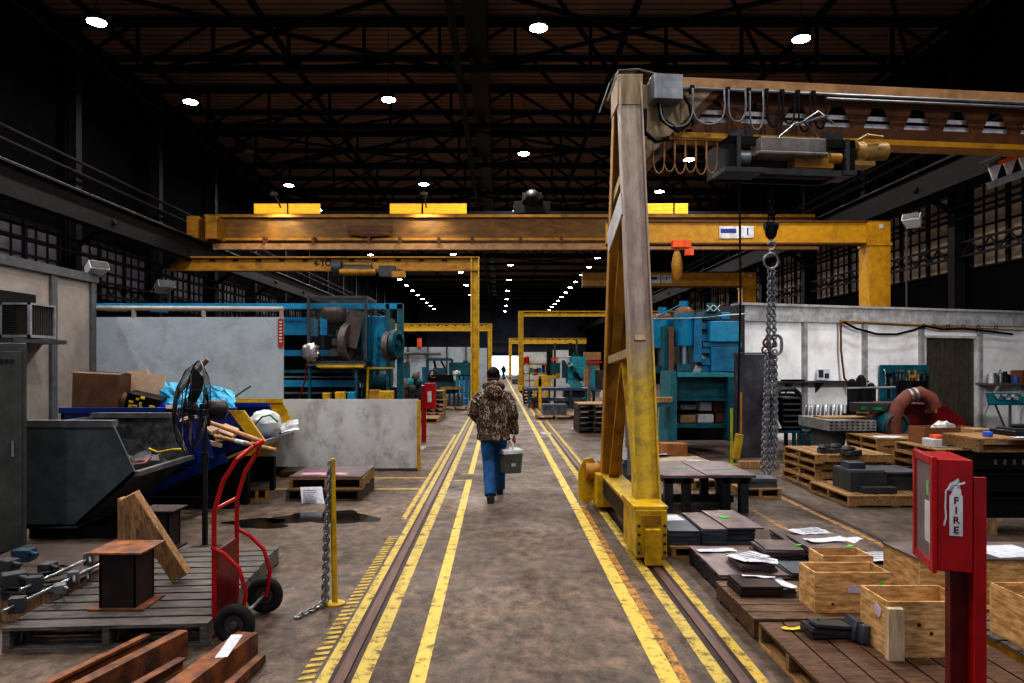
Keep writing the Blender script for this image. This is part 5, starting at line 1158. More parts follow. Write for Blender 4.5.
MB().prism([(X_(700,15.1),15.1,Z_(372,15.1)),(X_(711,15.1),15.1,Z_(372,15.1)),(X_(712,15.1),15.1,Z_(350,15.1))],(0,.6,0)).build('gusset', blu, r)
for q in range(4): px2(MB(),702,711,323+q*12,329+q*12,15.05,15.6).build('rib', blu, r)
px2(MB(),704,720,311,320,15.1,15.7).build('valve_block', teal, r, .01); px2(MB(),721,730,312,319,15.1,15.5).build('valve_block', blub, r, .01)
MB().cyl((X_(712,15.1),15.1,Z_(312,15.1)),(X_(712,15.1),15.1,Z_(303,15.1)),.12,12).build('pump', teal, r)
m = MB()
for q in (0,1): 
    x0, x1 = 707+q*7, 713+q*7
    m.bar(P(x0,305,14.95),P(x1,311,14.95),.02,.02).bar(P(x0,311,14.95),P(x1,305,14.95),.02,.02)
m.build('wire_cage', white, r)
m = MB().tube([P(640,318,15),P(660,319,15),P(700,318,15),P(730,315,15),P(745,314,15)],.02,6); m.build('pipe', gal, r)
MB().tube([P(680,305,15.2),P(655,318,15.4)],.02,6).build('pipe', blu, r)
# table and legs
px2(MB(),676,735,373,377,14.0,15.0).build('table_edge', M('light teal edge', (.05,.30,.35), .4, grime=.4), r)
px2(MB(),676,735,377,398,14.2,15.0).build('table_apron', teal, r)
MB().prism([(X_(668,14),14,0),(X_(677,14),14,0),(X_(677,14),14,Z_(371,14)),(X_(671,14),14,Z_(371,14))],(0,.9,0)).build('leg', M('light teal leg', (.03,.2,.25), .45, grime=.5), r)
px2(MB(),728,735,377,441,14,14.3).build('leg', teal, r)
px2(MB(),676,730,398,401,14.1,14.9).build('shelf', teal, r); px2(MB(),676,730,424,428,14.1,14.9).build('shelf', teal, r)
px2(MB(),654,672,404,407,13.8,14.3).build('side_table', M('light teal leg', (.05,.30,.36)), r); px2(MB(),655,658,407,440,13.9,14.0).build('leg', teal, r)
px2(MB(),676,732,380,440,15.6,15.7).build('back_panel', blk, r)
rr = random.Random(11)
for k, (a, b, c, d, mt, lb) in enumerate(((680,697,404,410,gal,'long grey part on the upper shelf under the blue machine'),(700,712,402,411,white,'white folded part on the upper shelf under the blue machine'),(714,726,400,412,dome,'rusty part on the upper shelf under the blue machine'),(680,696,415,423,timber,'wooden block on the lower shelf under the blue machine'),(698,714,414,423,wht,'pale box on the lower shelf under the blue machine'),(716,727,412,423,dome,'brown part on the lower shelf under the blue machine'))):
    zs = Z_(398,14.1) if k < 3 else Z_(424,14.1); h_ = (d-c)*14.3/F
    zz = Z_(d,14.3) 
    tag(MB().b2(X_(a,14.3),X_(b,14.3),14.3,14.6,max(zz, Z_(424,14.1)+.002) if k > 2 else zz,zz+h_).build('shelf_part', mt, bevel=.02), lb, 'part')
tag(MB().box(P(664,400,14.0),(.3,.2,.12),.2).build('shelf_part', timber, bevel=.02), 'tan block on the teal side table by the crane leg', 'part')
# white room with ribs, curtain door
A0, B0 = V((X_(742,16.3),16.3,0)), V((X_(1040,19.1),19.1,0)); dW = (B0-A0).normalized(); LW = (B0-A0).length
def uw(px):
    k = (px-VX)/F; return (k*A0.y-A0.x)/(dW.x-k*dW.y)
WX = MX.Translation(A0) @ MX.Rotation(math.atan2(dW.y,dW.x),4,'Z')
def WB(): return MB(WX)
u0, u1 = uw(923), uw(977); zd = 2.55
struct(WB().b2(0,u0,0,.1,0,3.2).b2(u1,LW+2,0,.1,0,3.2).b2(u0,u1,0,.1,zd,3.2).build('wall_workshop', wallw))
struct(WB().b2(-.02,LW+2,-.1,0,2.82,3.2).b2(-.1,LW+2,-.16,.3,3.18,3.24).build('trim_cornice', M('grey cornice', (.5,.5,.52), .6, grime=.4)))
for p_ in (803,863,919.5,978): u = uw(p_); struct(WB().b2(u-.05,u+.05,-.10,0,0,2.85).build('trim_batten', M('batten grey', (.4,.4,.41), .6, grime=.4)))
struct(WB().b2(u0,u0+.06,-.05,.1,0,zd).b2(u1-.06,u1,-.05,.1,0,zd).b2(u0,u1,-.05,.1,zd-.06,zd).build('door_2', wht))
r = thing('strip_curtain', WX @ V(((u0+u1)/2,.02,0)), 'dull olive plastic strip curtain hanging in the doorway of the white room', 'curtain')
k = 0; u = u0+.07
while u < u1-.1:
    WB().b2(u,u+.10,.02+(k % 2)*.02,.03+(k % 2)*.02,.04,zd-.08).build('strip', curt, r); u += .085; k += 1
struct(WB().b2(-.1,-.0,-.1,3.0,0,3.2).build('wall_workshop_side', dgry))
# conduit along the wall and drooping cable
r = thing('conduit', WX @ V((3,-.15,2.5)), 'yellow brown conduit with drooping black cable along the white wall', 'conduit')
zc = Z_(322,16.8)
WB().tube([(uw(836),-.14,Z_(321,17)),(uw(1018),-.14,Z_(330,18.5))],.02,6).build('pipe', ylwd, r)
WB().tube([(uw(836),-.15,Z_(322,17)),(uw(836),-.16,Z_(350,17)),(uw(838),-.2,Z_(378,17)),(uw(845),-.3,Z_(392,17))],.025,6).build('drop_cable', brn, r)
pts = []
for p_, y_ in ((838,323),(850,329),(870,334),(890,334),(905,330),(918,325),(935,328),(955,327),(980,329),(1005,332)): pts.append((uw(p_),-.2,Z_(y_,17.2)))
WB().tube(pts,.028,6).build('drooping_cable', blk, r)
for p_ in (918,928,942,957,972,990): u = uw(p_); MB(WX @ MX.Translation((u,-.17,Z_(326,17.6)))).torus((0,0,0),.06,.01,(0,1,0),12,5).build('cable_ring', dgry, r)
# wall shelf with picture
r = thing('long_shelf', WX @ V((1.5,-.2,1.4)), 'dark narrow wall shelf left on the white wall', 'shelf')
zs = Z_(383,16.4); WB().b2(uw(775),uw(858),-.35,0,zs,zs+.04).build('shelf_board', dgry, r)
for p_ in (785,815,848): u = uw(p_); WB().prism([(u,-.3,zs),(u,0,zs),(u,0,zs-.25)],(.03,0,0)).build('bracket', dgry, r)
tag(WB().b2(uw(778),uw(796),-.3,-.1,zs+.04,zs+.08).build('flat_tool', blk), 'black flat tool on the dark wall shelf', 'tool')
o = WB().b2(uw(813.5),uw(826),-.12,-.11,zs+.06,zs+.32).build('notice', paper); tag(o, 'small white notice with two pictures on the white wall', 'notice')
WB().b2(uw(815),uw(819.5),-.13,-.12,zs+.12,zs+.3).b2(uw(821),uw(825),-.13,-.12,zs+.1,zs+.22).build('picture', dgry, o)
# teal stand with slotted rack
r = thing('steel_stand', (5.5,14,0), 'teal steel stand carrying the black slotted rack right of the chain', 'stand')
Y = 13.8; a, b = X_(771,Y), X_(812,Y)
MB().b2(a,b,Y,Y+.8,Z_(433,Y),Z_(431,Y)).b2(a,b,Y,Y+.8,Z_(459,Y),Z_(457,Y)).build('shelf', teal, r)
for x in (a+.03,b-.03,b-.2): 
    for yy in (Y+.03,Y+.77): MB().b2(x-.03,x+.03,yy-.03,yy+.03,0,Z_(431,Y)).build('leg', teal, r)
zt0 = Z_(431,Y)
r = thing('slotted_rack', (5.7,14.1,zt0), 'black slotted rack of plates standing on the teal stand', 'rack')
x0, x1 = X_(778,Y), X_(804,Y); h = .72
MB().b2(x0,x0+.04,Y+.1,Y+.6,zt0,zt0+h).b2(x1-.04,x1,Y+.1,Y+.6,zt0,zt0+h).b2(x0,x1,Y+.55,Y+.6,zt0,zt0+h).build('frame', blk, r)
for q in range(6): MB().b2(x0+.12,x1-.04,Y+.05,Y+.58,zt0+.05+q*.115,zt0+.085+q*.115).build('slotted_plate', dgry, r)
MB().tube([(x0+.02,Y+.1,zt0+h),(x0+.1,Y+.1,zt0+h+.1),(x1-.15,Y+.1,zt0+h+.1),(x1-.05,Y+.1,zt0+h)],.05,8).build('top_hose', blkp, r)
tag(MB().tube([(x0-.02,Y+.05,zt0+.55),(x0-.08,Y,zt0+.3),(x0+.02,Y-.05,zt0+.05)],.04,8).build('white_hose', wht), 'pale hose at the left of the black slotted rack', 'hose')
r = thing('disc_row', (6.6,14.8,0), 'row of upright steel discs on a dark bench against the white wall', 'discs')
Y = 14.8
for q in range(11): x = X_(806+q*4,Y); MB().lathe((x,Y,Z_(412,Y)),[(.16,0),(.16,.025)],18,(.85,-.5,0)).build('disc', chrome if q % 2 else steelb, r)
MB().b2(X_(800,Y),X_(846,Y),Y-.3,Y+.3,Z_(424,Y),Z_(419,Y)).b2(X_(803,Y),X_(844,Y),Y-.2,Y+.3,0,Z_(424,Y)).build('bench', gry, r)
# vise stands / clamps with bars
r = thing('vise_stand', (7.5,14.6,0), 'black upright vises and clamps on a bench before the teal tool board', 'vise')
Y = 14.6
MB().b2(X_(849,Y),X_(882,Y),Y-.25,Y+.25,Z_(420,Y),Z_(414,Y)).b2(X_(851,Y),X_(880,Y),Y-.2,Y+.2,0,Z_(420,Y)).build('bench', dgry, r)
for p_, t_ in ((852,382),(861,378),(871,386)): MB().b2(X_(p_-2.5,Y),X_(p_+2.5,Y),Y-.1,Y+.1,Z_(414,Y),Z_(t_,Y)).ball((X_(p_,Y),Y,Z_(t_,Y)),.07).build('vise', blk, r)
MB().cyl((X_(845,Y),Y-.12,Z_(388,Y)),(X_(892,Y),Y-.12,Z_(387,Y)),.025,8).build('bar', gal, r)
MB().blob((X_(858,Y),Y-.2,Z_(411,Y)),(.12,.1,.08),3).build('yellow_rag', ylwd, r)
# tool board
r = thing('tool_board', WX @ V((uw(898),-.1,1.4)), 'teal pegboard of hanging tools on the white wall left of the curtain', 'tool board')
WB().b2(uw(876),uw(924),-.14,-.1,Z_(408,17.3),Z_(365,17.3)).build('board', cyan if False else teal, r)
mts = [chrome, dgry, ylwd, blk, gal, stick]
for q in range(15):
    p_ = 879+q*3; zt3 = Z_(370+((q*7) % 5)*2,17.3); L3 = .35+.05*((q*5) % 7); u = uw(p_); mt = mts[(q*3+q//4) % 6]
    kind = ['wrench','hammer','screwdriver','pliers'][q % 4]
    o = WB().tube([(u,-.18,zt3),(u+.02,-.18,zt3-L3)],.02,6)
    if q % 4 == 1: o.b2(u-.09,u+.09,-.22,-.15,zt3-.05,zt3+.02)
    elif q % 4 == 0: o.torus((u,-.0,0),.001,.001) if False else o.ball((u,-.18,zt3),(.045,.02,.045)).ball((u+.02,-.18,zt3-L3),(.045,.02,.045))
    elif q % 4 == 2: o.tube([(u,-.18,zt3),(u,-.18,zt3-.14)],.035,8)
    else: o.tube([(u,-.18,zt3-.12),(u-.05,-.18,zt3-L3)],.018,6)
    tag(MB.build(o, kind, mt), '%s hanging %s from the left on the teal tool board' % ({'wrench':'double-ended wrench','hammer':'hammer','screwdriver':'thick-handled screwdriver','pliers':'pair of pliers'}[kind], ORD[q]), 'tool', 'tools on the teal board')
r = thing('bench_drill', WX @ V((uw(893),-.5,1.2)), 'dark drill head with handles in front of the teal tool board', 'drill')
WB().b2(uw(888),uw(902),-.7,-.3,Z_(392,16.9),Z_(381,16.9)).lathe((uw(893),-.5,Z_(400,16.9)),[(.05,0),(.1,.1),(.14,.2)],12).build('head', blk, r)
WB().b2(uw(893),uw(896),-.5,-.3,0,Z_(392,16.9)).build('column', dgry, r); WB().cyl((uw(888),-.75,Z_(400,16.9)),(uw(889),-.75,Z_(388,16.9)),.02,6).build('orange_handle', otag, r)
# shelf on the right with bottles and teal tray
r = thing('corner_shelf', WX @ V((uw(1000),-.3,1.4)), 'grey shelf with bottles on the white wall at the right edge', 'shelf')
zs = Z_(385,18.2); WB().b2(uw(975),uw(1034),-.5,0,zs,zs+.05).build('shelf_board', gry, r)
for p_ in (982,1018): u = uw(p_); WB().bar((u,-.02,zs-.8),(u,-.45,zs),.05,.05).b2(u-.04,u+.04,-.08,0,0,zs).build('support', wht, r)
for q, (p_, h_, w_, mt, lb) in enumerate(((980,.32,.07,wht,'tall pale bottle at the left end of the corner shelf'),(984,.26,.09,dgry,'dark jug second on the corner shelf'),(989,.36,.06,gal,'thin grey spray bottle on the corner shelf'),(994,.30,.12,blk,'black can in the middle of the corner shelf'),(1004,.22,.07,M('label blue', (.05,.12,.4), .5, grime=.1),'small blue labelled bottle on the corner shelf'))):
    u = uw(p_); tag(WB().lathe((u,-.3,zs+.05),[(w_,0),(w_,h_*.7),(w_*.4,h_*.8),(w_*.4,h_)],12).build('bottle', mt), lb, 'bottle', 'bottles on the corner shelf')
tag(WB().b2(uw(1007),uw(1032),-.4,-.1,zs+.05,zs+.38).build('wooden_box', M('brown box', (.2,.08,.03), .6, grime=.3), bevel=.01), 'reddish brown box at the right end of the corner shelf', 'box')
r = thing('teal_tray', WX @ V((uw(1003),-.8,1.0)), 'sloping teal metal tray of small parts below the corner shelf', 'tray')
Y = 16.6; MB().prism([P(986,393,Y),P(1018,393,Y+.2),P(1032,403,Y),P(988,403,Y-.2)],(0,.0,-.05)).build('tray', teal, r)
m = MB(); rr = random.Random(4)
for q in range(16): c = P(rr.uniform(992,1018),rr.uniform(396,401),Y-.1); m.box(c+V((0,0,.03)),(.09,.06,.05),rr.uniform(0,3))
m.build('small_parts', gal, r)['kind'] = 'stuff'
MB().cyl(P(1010,403,Y),(X_(1010,Y),Y,0),.03,8).bar(P(1010,440,Y),P(995,404,Y),.03,.03).build('stand', dgry, r)
MB().b2(X_(1000,Y),X_(1020,Y),Y-.2,Y+.2,0,.03).build('stand_foot', dgry, r)
# ================================================================ blue press on the left, behind the screen
Y = 14.5
r = thing('blue_machine', (X_(345,Y),Y+.5,0), 'big blue machine with caged motor and flywheel behind the scratched barrier on the left', 'machine')
MB().b2(X_(95,Y),X_(403,Y),Y-.08,Y+.08,Z_(309,Y),Z_(303.5,Y)).build('top_beam', blub, r)
for a, b in ((397,403),(386,389)): px2(MB(),a,b,304,442,Y-.08,Y+.08).build('post', teal, r)
for a, b in ((308,310.5),(354.5,357.5)): px2(MB(),a,b,362 if a > 310 else 336,442,Y-.35,Y-.28).build('post', teal, r)
# cage
ya, yb = Y-.4, Y+.7; x0, x1, z0, z1 = X_(308.5,ya), X_(366,ya), Z_(362,ya), Z_(297,ya)
m = MB()
for x in (x0,x1):
    for yy in (ya,yb): m.bar((x,yy,z0),(x,yy,z1),.05,.05)
for z in (z0,z1):
    for yy in (ya,yb): m.bar((x0,yy,z),(x1,yy,z),.05,.05)
    for x in (x0,x1): m.bar((x,ya,z),(x,yb,z),.05,.05)
m.build('cage_frame', dgry, r)
m = MB(); n = 16
w, h = x1-x0, z1-z0
for k in range(-int(n*h/w), n):
    s = k*w/n
    for sg in (0,1):
        xa_, za_, xb_, zb_ = x0+s, z0, x0+s+h, z1
        if xa_ < x0: za_ += x0-xa_; xa_ = x0
        if xb_ > x1: zb_ -= xb_-x1; xb_ = x1
        if zb_ <= za_: continue
        if sg: xa_, xb_ = x0+x1-xa_, x0+x1-xb_
        m.bar((xa_,ya,za_),(xb_,ya,zb_),.003,.003)
m.build('cage_mesh', dgry, r)['kind'] = 'stuff'
m = MB()
for k in range(24): x = x0+w*k/23; m.bar((x,ya,z1),(x,yb,z1),.004,.004)
for k in range(14): yy = ya+(yb-ya)*k/13; m.bar((x0,yy,z1),(x1,yy,z1),.004,.004); m.bar((x0,yy,z0),(x0,yy,z1),.004,.004)
m.build('cage_mesh', dgry, r)['kind'] = 'stuff'
MB().b2(x0-.02,x1,ya-.02,yb,z0-.08,z0).build('platform', gry, r); MB().b2(X_(322,Y),X_(368,Y),ya-.04,ya-.02,z0-.11,z0-.06).build('yellow_edge', ylw, r)
motm = M('motor grey', (.15,.12,.11), .5, grime=.75, gscale=8)
MB().lathe((X_(333,Y)-.27,Y+.1,Z_(314,Y)),[(.1,0),(.2,.03),(.23,.08),(.23,.44),(.18,.52),(.06,.54)],20,(1,0,0)).build('motor', motm, r)
MB().b2(X_(330,Y),X_(336,Y),Y,Y+.2,Z_(305,Y),Z_(301,Y)).build('motor_eye', motm, r)
px2(MB(),320,327,316,335,Y-.1,Y+.3).build('motor_bracket', blub, r)
px2(MB(),322,345,325,332,Y,Y+.5).build('motor_base', blk, r)
wc = V((X_(350,Y),Y-.1,Z_(343,Y))); wa = V((.93,-.36,0)).normalized()
dw = MB().lathe(wc,[(.36,0),(.43,0),(.43,.16),(.36,.16),(.36,0)],32,wa).lathe(wc+wa*.05,[(.08,0),(.12,0),(.12,.1),(.04,.1)],16,wa).build('drive_wheel', motm, r)
t1 = wa.cross(V((0,0,1))).normalized(); t2 = wa.cross(t1)
for q in range(5):
    g = 2*PI*q/5; MB().bar(wc+wa*.09+(t1*math.cos(g)+t2*math.sin(g))*.1, wc+wa*.09+(t1*math.cos(g)+t2*math.sin(g))*.37,.07,.05,up=wa).build('spoke', motm, dw)
MB().lathe((X_(354,Y),Y-.1,Z_(318,Y)),[(.10,0),(.12,.02),(.12,.12)],20,(.5,-.86,0)).build('pulley', motm, r)
MB().bar(P(349,347,Y-.3),P(356,316,Y-.3),.07,.32).build('belt_guard', M('belt guard', (.16,.12,.11), .5, grime=.4), r)
for a, b in ((337,342),(341,334),(336,352)): MB().box(P(a,b,Y-.3),(.2,.12,.14),.3).build('bracket', motm, r)
tag(MB().blob(P(311,352,Y-.45),(.17,.1,.18),6,.22).build('foil_wrap', M('foil', (.6,.55,.52), .25, .8, grime=.1)), 'crumpled silver foil bundle tied to the caged machine platform', 'foil bundle')
px2(MB(),361,387,316,370,Y+.05,Y+1.0).build('housing', blub, r, .015)
MB().prism([P(387,316,Y+.05),P(395,320,Y+.4),P(395,368,Y+.4),P(387,371,Y+.05)],(-.3,.5,0)).build('housing_end', M('pale blue end', (.12,.26,.32), .5, grime=.3), r)
for x in (362,367,371): MB().tube([P(x,314,Y-.02),P(x,400,Y-.02)],.02,6).build('pipe', teal, r)
fa = V((.95,-.31,0)).normalized(); fcn = P(387,346,Y-.15)
fw = MB().lathe(fcn,[(.2,0),(.31,.02),(.31,.14),(.24,.16),(.24,.10),(.1,.10)],32,fa).build('flywheel', motm, r)
s1 = fa.cross(V((0,0,1))).normalized(); s2 = fa.cross(s1)
for q in range(8): g = 2*PI*q/8; MB().cyl(fcn+fa*.10+(s1*math.cos(g)+s2*math.sin(g))*.17, fcn+fa*.2+(s1*math.cos(g)+s2*math.sin(g))*.17,.025,8).build('bolt', dgry, fw)
MB().lathe(P(394,344,Y-.25),[(.22,0),(.29,.01),(.29,.10),(.20,.12),(.20,.04),(.08,.04),(.06,.12)],32,fa).build('pulley_rim', teal, r)
for q in range(3): MB().prism([P(377,337+q*8,Y),P(384,340+q*8,Y),P(384,335+q*8,Y)],(0,.2,0)).build('fin', blu, r)
MB().cyl(P(365,378,Y+.2),P(392,378,Y+.2),.22,18).build('lower_cylinder', teal, r)
MB().b2(X_(322,Y),X_(395,Y),Y-.2,Y-.16,Z_(369,Y),Z_(367,Y)).build('yellow_pipe', ylw, r)
MB().tube([P(368,366,Y-.2),P(367,400,Y-.2)],.03,6).build('yellow_pipe', ylw, r)
px2(MB(),250,308,317,335,Y+.2,Y+1).build('side_panel', blub, r)
for a, b, mt in ((350,356,blu),(370,373,teal),(380,387,blub),(392,394,gry),(376,378,gry)): px2(MB(),250,356,a,b,Y+.1,Y+.5).build('bed_rail', mt, r)
px2(MB(),250,403,300,445,Y+1.6,Y+1.7).build('back_panel', M('machine shadow panel', (.01,.02,.03), .6, grime=0), r) if False else None
px2(MB(),262,352,336,400,Y+1.1,Y+1.2).build('rear_body', blk, r); px2(MB(),310,356,375,440,Y+.6,Y+.7).build('rear_body', blk, r)
px2(MB(),290,400,387,445,Y+.7,Y+1.5).build('base', dgry, r)
MB().tube([P(307,362,Y-.3),P(305,380,Y-.4),P(299,400,Y-.4),P(297,430,Y-.4)],.02,6).build('red_hose', redd, r)
for k, (a, b, mt, lb) in enumerate(((327,397,ylw,'small yellow part at the foot of the caged machine'),(341,396,ylw,'yellow box at the foot of the caged machine, middle'),(375,394,ylwd,'ochre drum at the foot of the blue machine'),(383,395,ylw,'yellow clamp block below the flywheel, left'),(390,395,ylw,'yellow clamp block below the flywheel, right'),(352,396,blub,'blue can at the foot of the caged machine'))):
    c = P(a,b,Y-.5); w_ = .16 if k not in (1,2) else .22; h_ = c.z+.09; m = MB().b2(c.x-w_/2,c.x+w_/2,c.y-.08,c.y+.08,h_-.18-(.1 if k == 2 else 0),h_); tag(m.build('machine_part', mt, bevel=.02), lb, 'part')
r = thing('part_bench', (X_(345,Y-.5),Y-.5,0), 'low dark bench behind the scratched barrier carrying yellow parts', 'bench')
zb = P(0,395,Y-.5).z+.09-.18; MB().b2(X_(320,Y-.5),X_(395,Y-.5),Y-.65,Y-.38,zb-.14,zb-.1).build('bench_top', dgry, r)
for x in (322,358,393): MB().b2(X_(x,Y-.5)-.03,X_(x,Y-.5)+.03,Y-.6,Y-.45,0,zb-.14).build('leg', dgry, r)
for (a, b, c, d, lb) in ((103,120,303,311,'blue motor box above the pale screen at its left end'),(150,162,304,312,'blue valve box above the pale screen')): tag(px2(MB(),a,b,c,d,Y-.3,Y+.0).build('machine_box', blub, bevel=.01), lb, 'box')
# ================================================================ far middle, left bay
struct(MB().b2(X_(380,45),X_(478,45),45,45.1,0,Z_(347,45)).b2(X_(478,45)-.0,X_(487,45),44.9,45.1,0,Z_(348,45)).build('wall_partition', screenw))
for p_ in (408,428,447,466): struct(MB().b2(X_(p_,45)-.05,X_(p_,45)+.05,44.85,45,0,Z_(347,45)).build('trim_partition', gry))
tag(MB().tube([P(402,353.5,44.7),P(441,353.5,44.7)],.1,6).build('wall_pipe', gry), 'grey pipe along the distant white partition', 'pipe')
tag(px2(MB(),417,420.5,338,347,44.5,45.2).build('orange_banner', otag), 'small orange panel above the distant white partition', 'panel')
Y = 34
r = thing('teal_machine', (X_(448,Y),Y,0), 'distant teal machine tool with open frame and cabinet left of the walkway', 'machine')
px2(MB(),449,470,362.5,375,Y,Y+1).build('cabinet', teal, r); px2(MB(),463,467,360.5,363,Y,Y+1).build('cap', teal, r)
m = MB().bar(P(427.5,359.5,Y),P(427.5,385,Y),.12,.12).bar(P(427.5,359.5,Y),P(452,359.5,Y),.12,.12).bar(P(452,359.5,Y),P(452,365,Y),.12,.12); m.build('frame', teal, r)
m = MB().tube([P(434,360,Y),P(437,375,Y),P(433,379,Y)],.06,6).tube([P(441,361,Y),P(445,368,Y),P(446,375,Y)],.05,6); m.build('hose', blk, r)
px2(MB(),422,428,367,385,Y+.1,Y+.6).build('column', blu, r); px2(MB(),428,470,375,380,Y-.2,Y+.8).build('bed', blk, r)
px2(MB(),433,446,368,376,Y-.1,Y+.4).build('headstock', teal, r)
for a in (457,461.5,466,470): px2(MB(),a-1.6,a+1.6,376,401,Y-.3,Y+.2).build('base_panel', blub if a % 2 else blu, r)
px2(MB(),428,456,380,401,Y,Y+.6).build('base', teal, r); px2(MB(),440,461,387,389.5,Y-.6,Y-.2).build('yellow_table', ylwd, r)
MB().torus(P(433.5,374,Y-.3),.2,.04,(.3,1,0),16,6).build('red_handwheel', redd, r)
tag(MB().blob(P(457,373,Y-.3),(.22,.15,.12),4,.3).blob(P(455,377,Y-.3),(.09,.1,.2),5,.3).build('cloth_bundle', plast_w), 'pale cloth bundle on the distant teal machine', 'cloth')
Y = 27
r = thing('lathe_machine', (X_(412,Y),Y,0), 'dark cluttered lathe with teal parts just right of the blue machine', 'machine')
px2(MB(),402,408,362,378,Y,Y+.6).build('headstock', teal, r); px2(MB(),402,424,386,395,Y,Y+.7).build('bed', motm, r); px2(MB(),404,423,395,412,Y+.1,Y+.6).build('base', dgry, r)
for a, b, s_, mt in ((411,381,.14,cyan),(416,376,.13,motm),(420,382,.12,teal),(407,384,.15,motm),(413,388,.14,dgry)): c = P(a,b,Y-.1); MB().lathe(c,[(s_*.6,0),(s_,.03),(s_,.2),(s_*.4,.24)],12,(0,-1,0)).cyl(c+V((0,0,-.4)),c,s_*.4,8).build('chuck', mt, r)
px2(MB(),409,415,377,386,Y,Y+.4).build('gearbox', teal, r); px2(MB(),417,419,372,388,Y,Y+.2).build('tool_post', motm, r)
px2(MB(),400,405,360.5,363,Y-.1,Y+.3).build('yellow_cap', ylw, r)
pstack(X_(426,24),24,.62,1.2,6,.15,wood,'pallet stack right of the distant fire cabinet','distant left pallet stack',nb=4)
pallet((X_(423,21.5),22.3,0),.9,1.4,.14,6,wood,0,'low pallet at the foot of the distant fire cabinet')
Y = 27.5
pallet((X_(454,Y),Y+.4,0),.95,.9,.14,5,wood,0,'pallet under dark rolls beside the slim yellow leg')
for k in range(4): x = X_(447+k*4.4,Y); tag(MB().lathe((x,Y+.3,.14),[(.08,0),(.085,.02),(.085,.45),(.06,.5)],14).build('steel_roll', steelb), '%s dark upright roll beside the slim yellow leg' % ['leftmost','second','third','rightmost'][k], 'roll', 'dark rolls beside the slim leg')
tag(MB().lathe(P(463,406.4,30),[(.18,0),(.22,.3),(.2,.36)],14).build('blue_drum', M('bucket blue', (.03,.25,.6), .4, grime=.1)), 'blue and white bag like drum by the slim yellow leg', 'drum')
# ================================================================ far middle, right bay
Y = 29
r = thing('work_bench', (X_(556,Y),Y,0), 'long steel workbench left of the tall crane leg in the distance', 'bench')
px2(MB(),527,597,388,390.5,Y,Y+1.2).build('bench_top', M('bench blue', (.10,.15,.28), .4, .3, grime=.3), r)
for a in (528,548,570,585): px2(MB(),a,a+2.2,390,408,Y,Y+.15).build('leg', teal, r)
px2(MB(),530,587,398,401,Y+.1,Y+.9).build('shelf', steelb, r)
for a in (535,545,560): px2(MB(),a-3,a+3,401,407,Y+.3,Y+.8).build('stored_plates', steelb, r)
px2(MB(),531.5,533.5,403,407,Y-.1,Y+.1).build('red_box', red, r)
Y = 28.4
r = thing('yellow_manipulator', (X_(541,Y),Y,0), 'bright yellow lifting arm standing at the distant workbench', 'lifting arm')
px2(MB(),538.5,541.5,377,409,Y,Y+.15).build('post', ylw, r); px2(MB(),539,560,375.5,378.5,Y,Y+.15).build('arm', ylw, r); px2(MB(),556,560,373.5,378,Y-.05,Y+.2).build('arm_end', ylwd, r)
MB().prism([P(533,386,Y),P(536,379,Y),P(550,379,Y),P(551,387,Y)],(0,.2,0)).build('body', ylw, r)
for a in (535,541,547): px2(MB(),a-2,a+1.5,391,397,Y+.1,Y+.3).build('lower_block', ylw, r)
Y = 31
r = thing('cyan_machine', (X_(575,Y),Y,0), 'bright cyan machine tool left of the tall crane leg', 'machine')
px2(MB(),571,586,356.5,367,Y,Y+1).build('head', cyan, r, .02); px2(MB(),572,579,353,357,Y+.1,Y+.7).build('top_cap', teal, r, .02)
px2(MB(),568,584,367,380,Y-.1,Y+1).build('body', cyan, r, .02); px2(MB(),563,568,360,378,Y+.1,Y+.6).build('side_column', teal, r); px2(MB(),568,583,380,390,Y-.1,Y+1).build('lower_body', M('light cyan', (.12,.5,.56), .5, c2=(.02,.25,.32), grime=.6, gscale=9), r)
for k in range(12): 
    c = P(566+(k*5) % 18,361+(k*7) % 26,Y-.15); MB().cyl(c,c+V((0,-.12,0)),.06+.03*(k % 3),10).build('knob', [chrome, teal, blk, wht][k % 4], r)
px2(MB(),569,572,343,356,Y,Y+.2).build('spindle_column', blk, r); px2(MB(),576,577.5,339,354,Y,Y+.1).build('pipe', dgry, r)
px2(MB(),564,586,390,412,Y+.2,Y+.9).build('base', dgry, r)
r = thing('drill_press', (X_(556,32),32,0), 'slim dark drill press between the yellow arm and the cyan machine', 'drill')
px2(MB(),554,556,343,410,32,32.2).build('column', dgry, r); px2(MB(),551.5,558,358,361,31.8,32.3).build('head', otag, r); px2(MB(),547,550,344,376,32,32.3).build('spindle', blk, r); px2(MB(),551,560,363,374,31.9,32.4).build('body', teal, r); px2(MB(),548,560,408,412,31.8,32.5).build('foot', dgry, r)
tag(px2(MB(),542.5,550,364.5,372.4,34,34.5).build('blue_bin', M('royal bin', (.01,.04,.5), .4, grime=.1)), 'bright blue bin on the shelf left of the drill press', 'bin')
r = thing('parts_rack', (X_(535,34),34,0), 'yellow parts rack beside the distant right gantry leg', 'rack')
for z_ in (363.5,372.5,380): px2(MB(),523,551,z_,z_+1.4,33.8,34.6).build('shelf', ylw, r)
for a in (523,529,545): px2(MB(),a,a+1,363,390.5,33.8,33.9).build('upright', ylw, r)
for k, (a, b, mt, lb) in enumerate(((531,371,cyan,'cyan part on the yellow rack'),(535.5,372,red,'red part on the yellow rack'),(539,371,blub,'blue part on the yellow rack'))): tag(MB().box(P(a,b,34),(.22,.3,.3)).build('rack_part', mt), lb, 'part')
pstack(X_(523,33),32.2,.75,1.1,5,.15,woodd,'dark stack beside the yellow rack','dark stack by the yellow rack',nb=4)
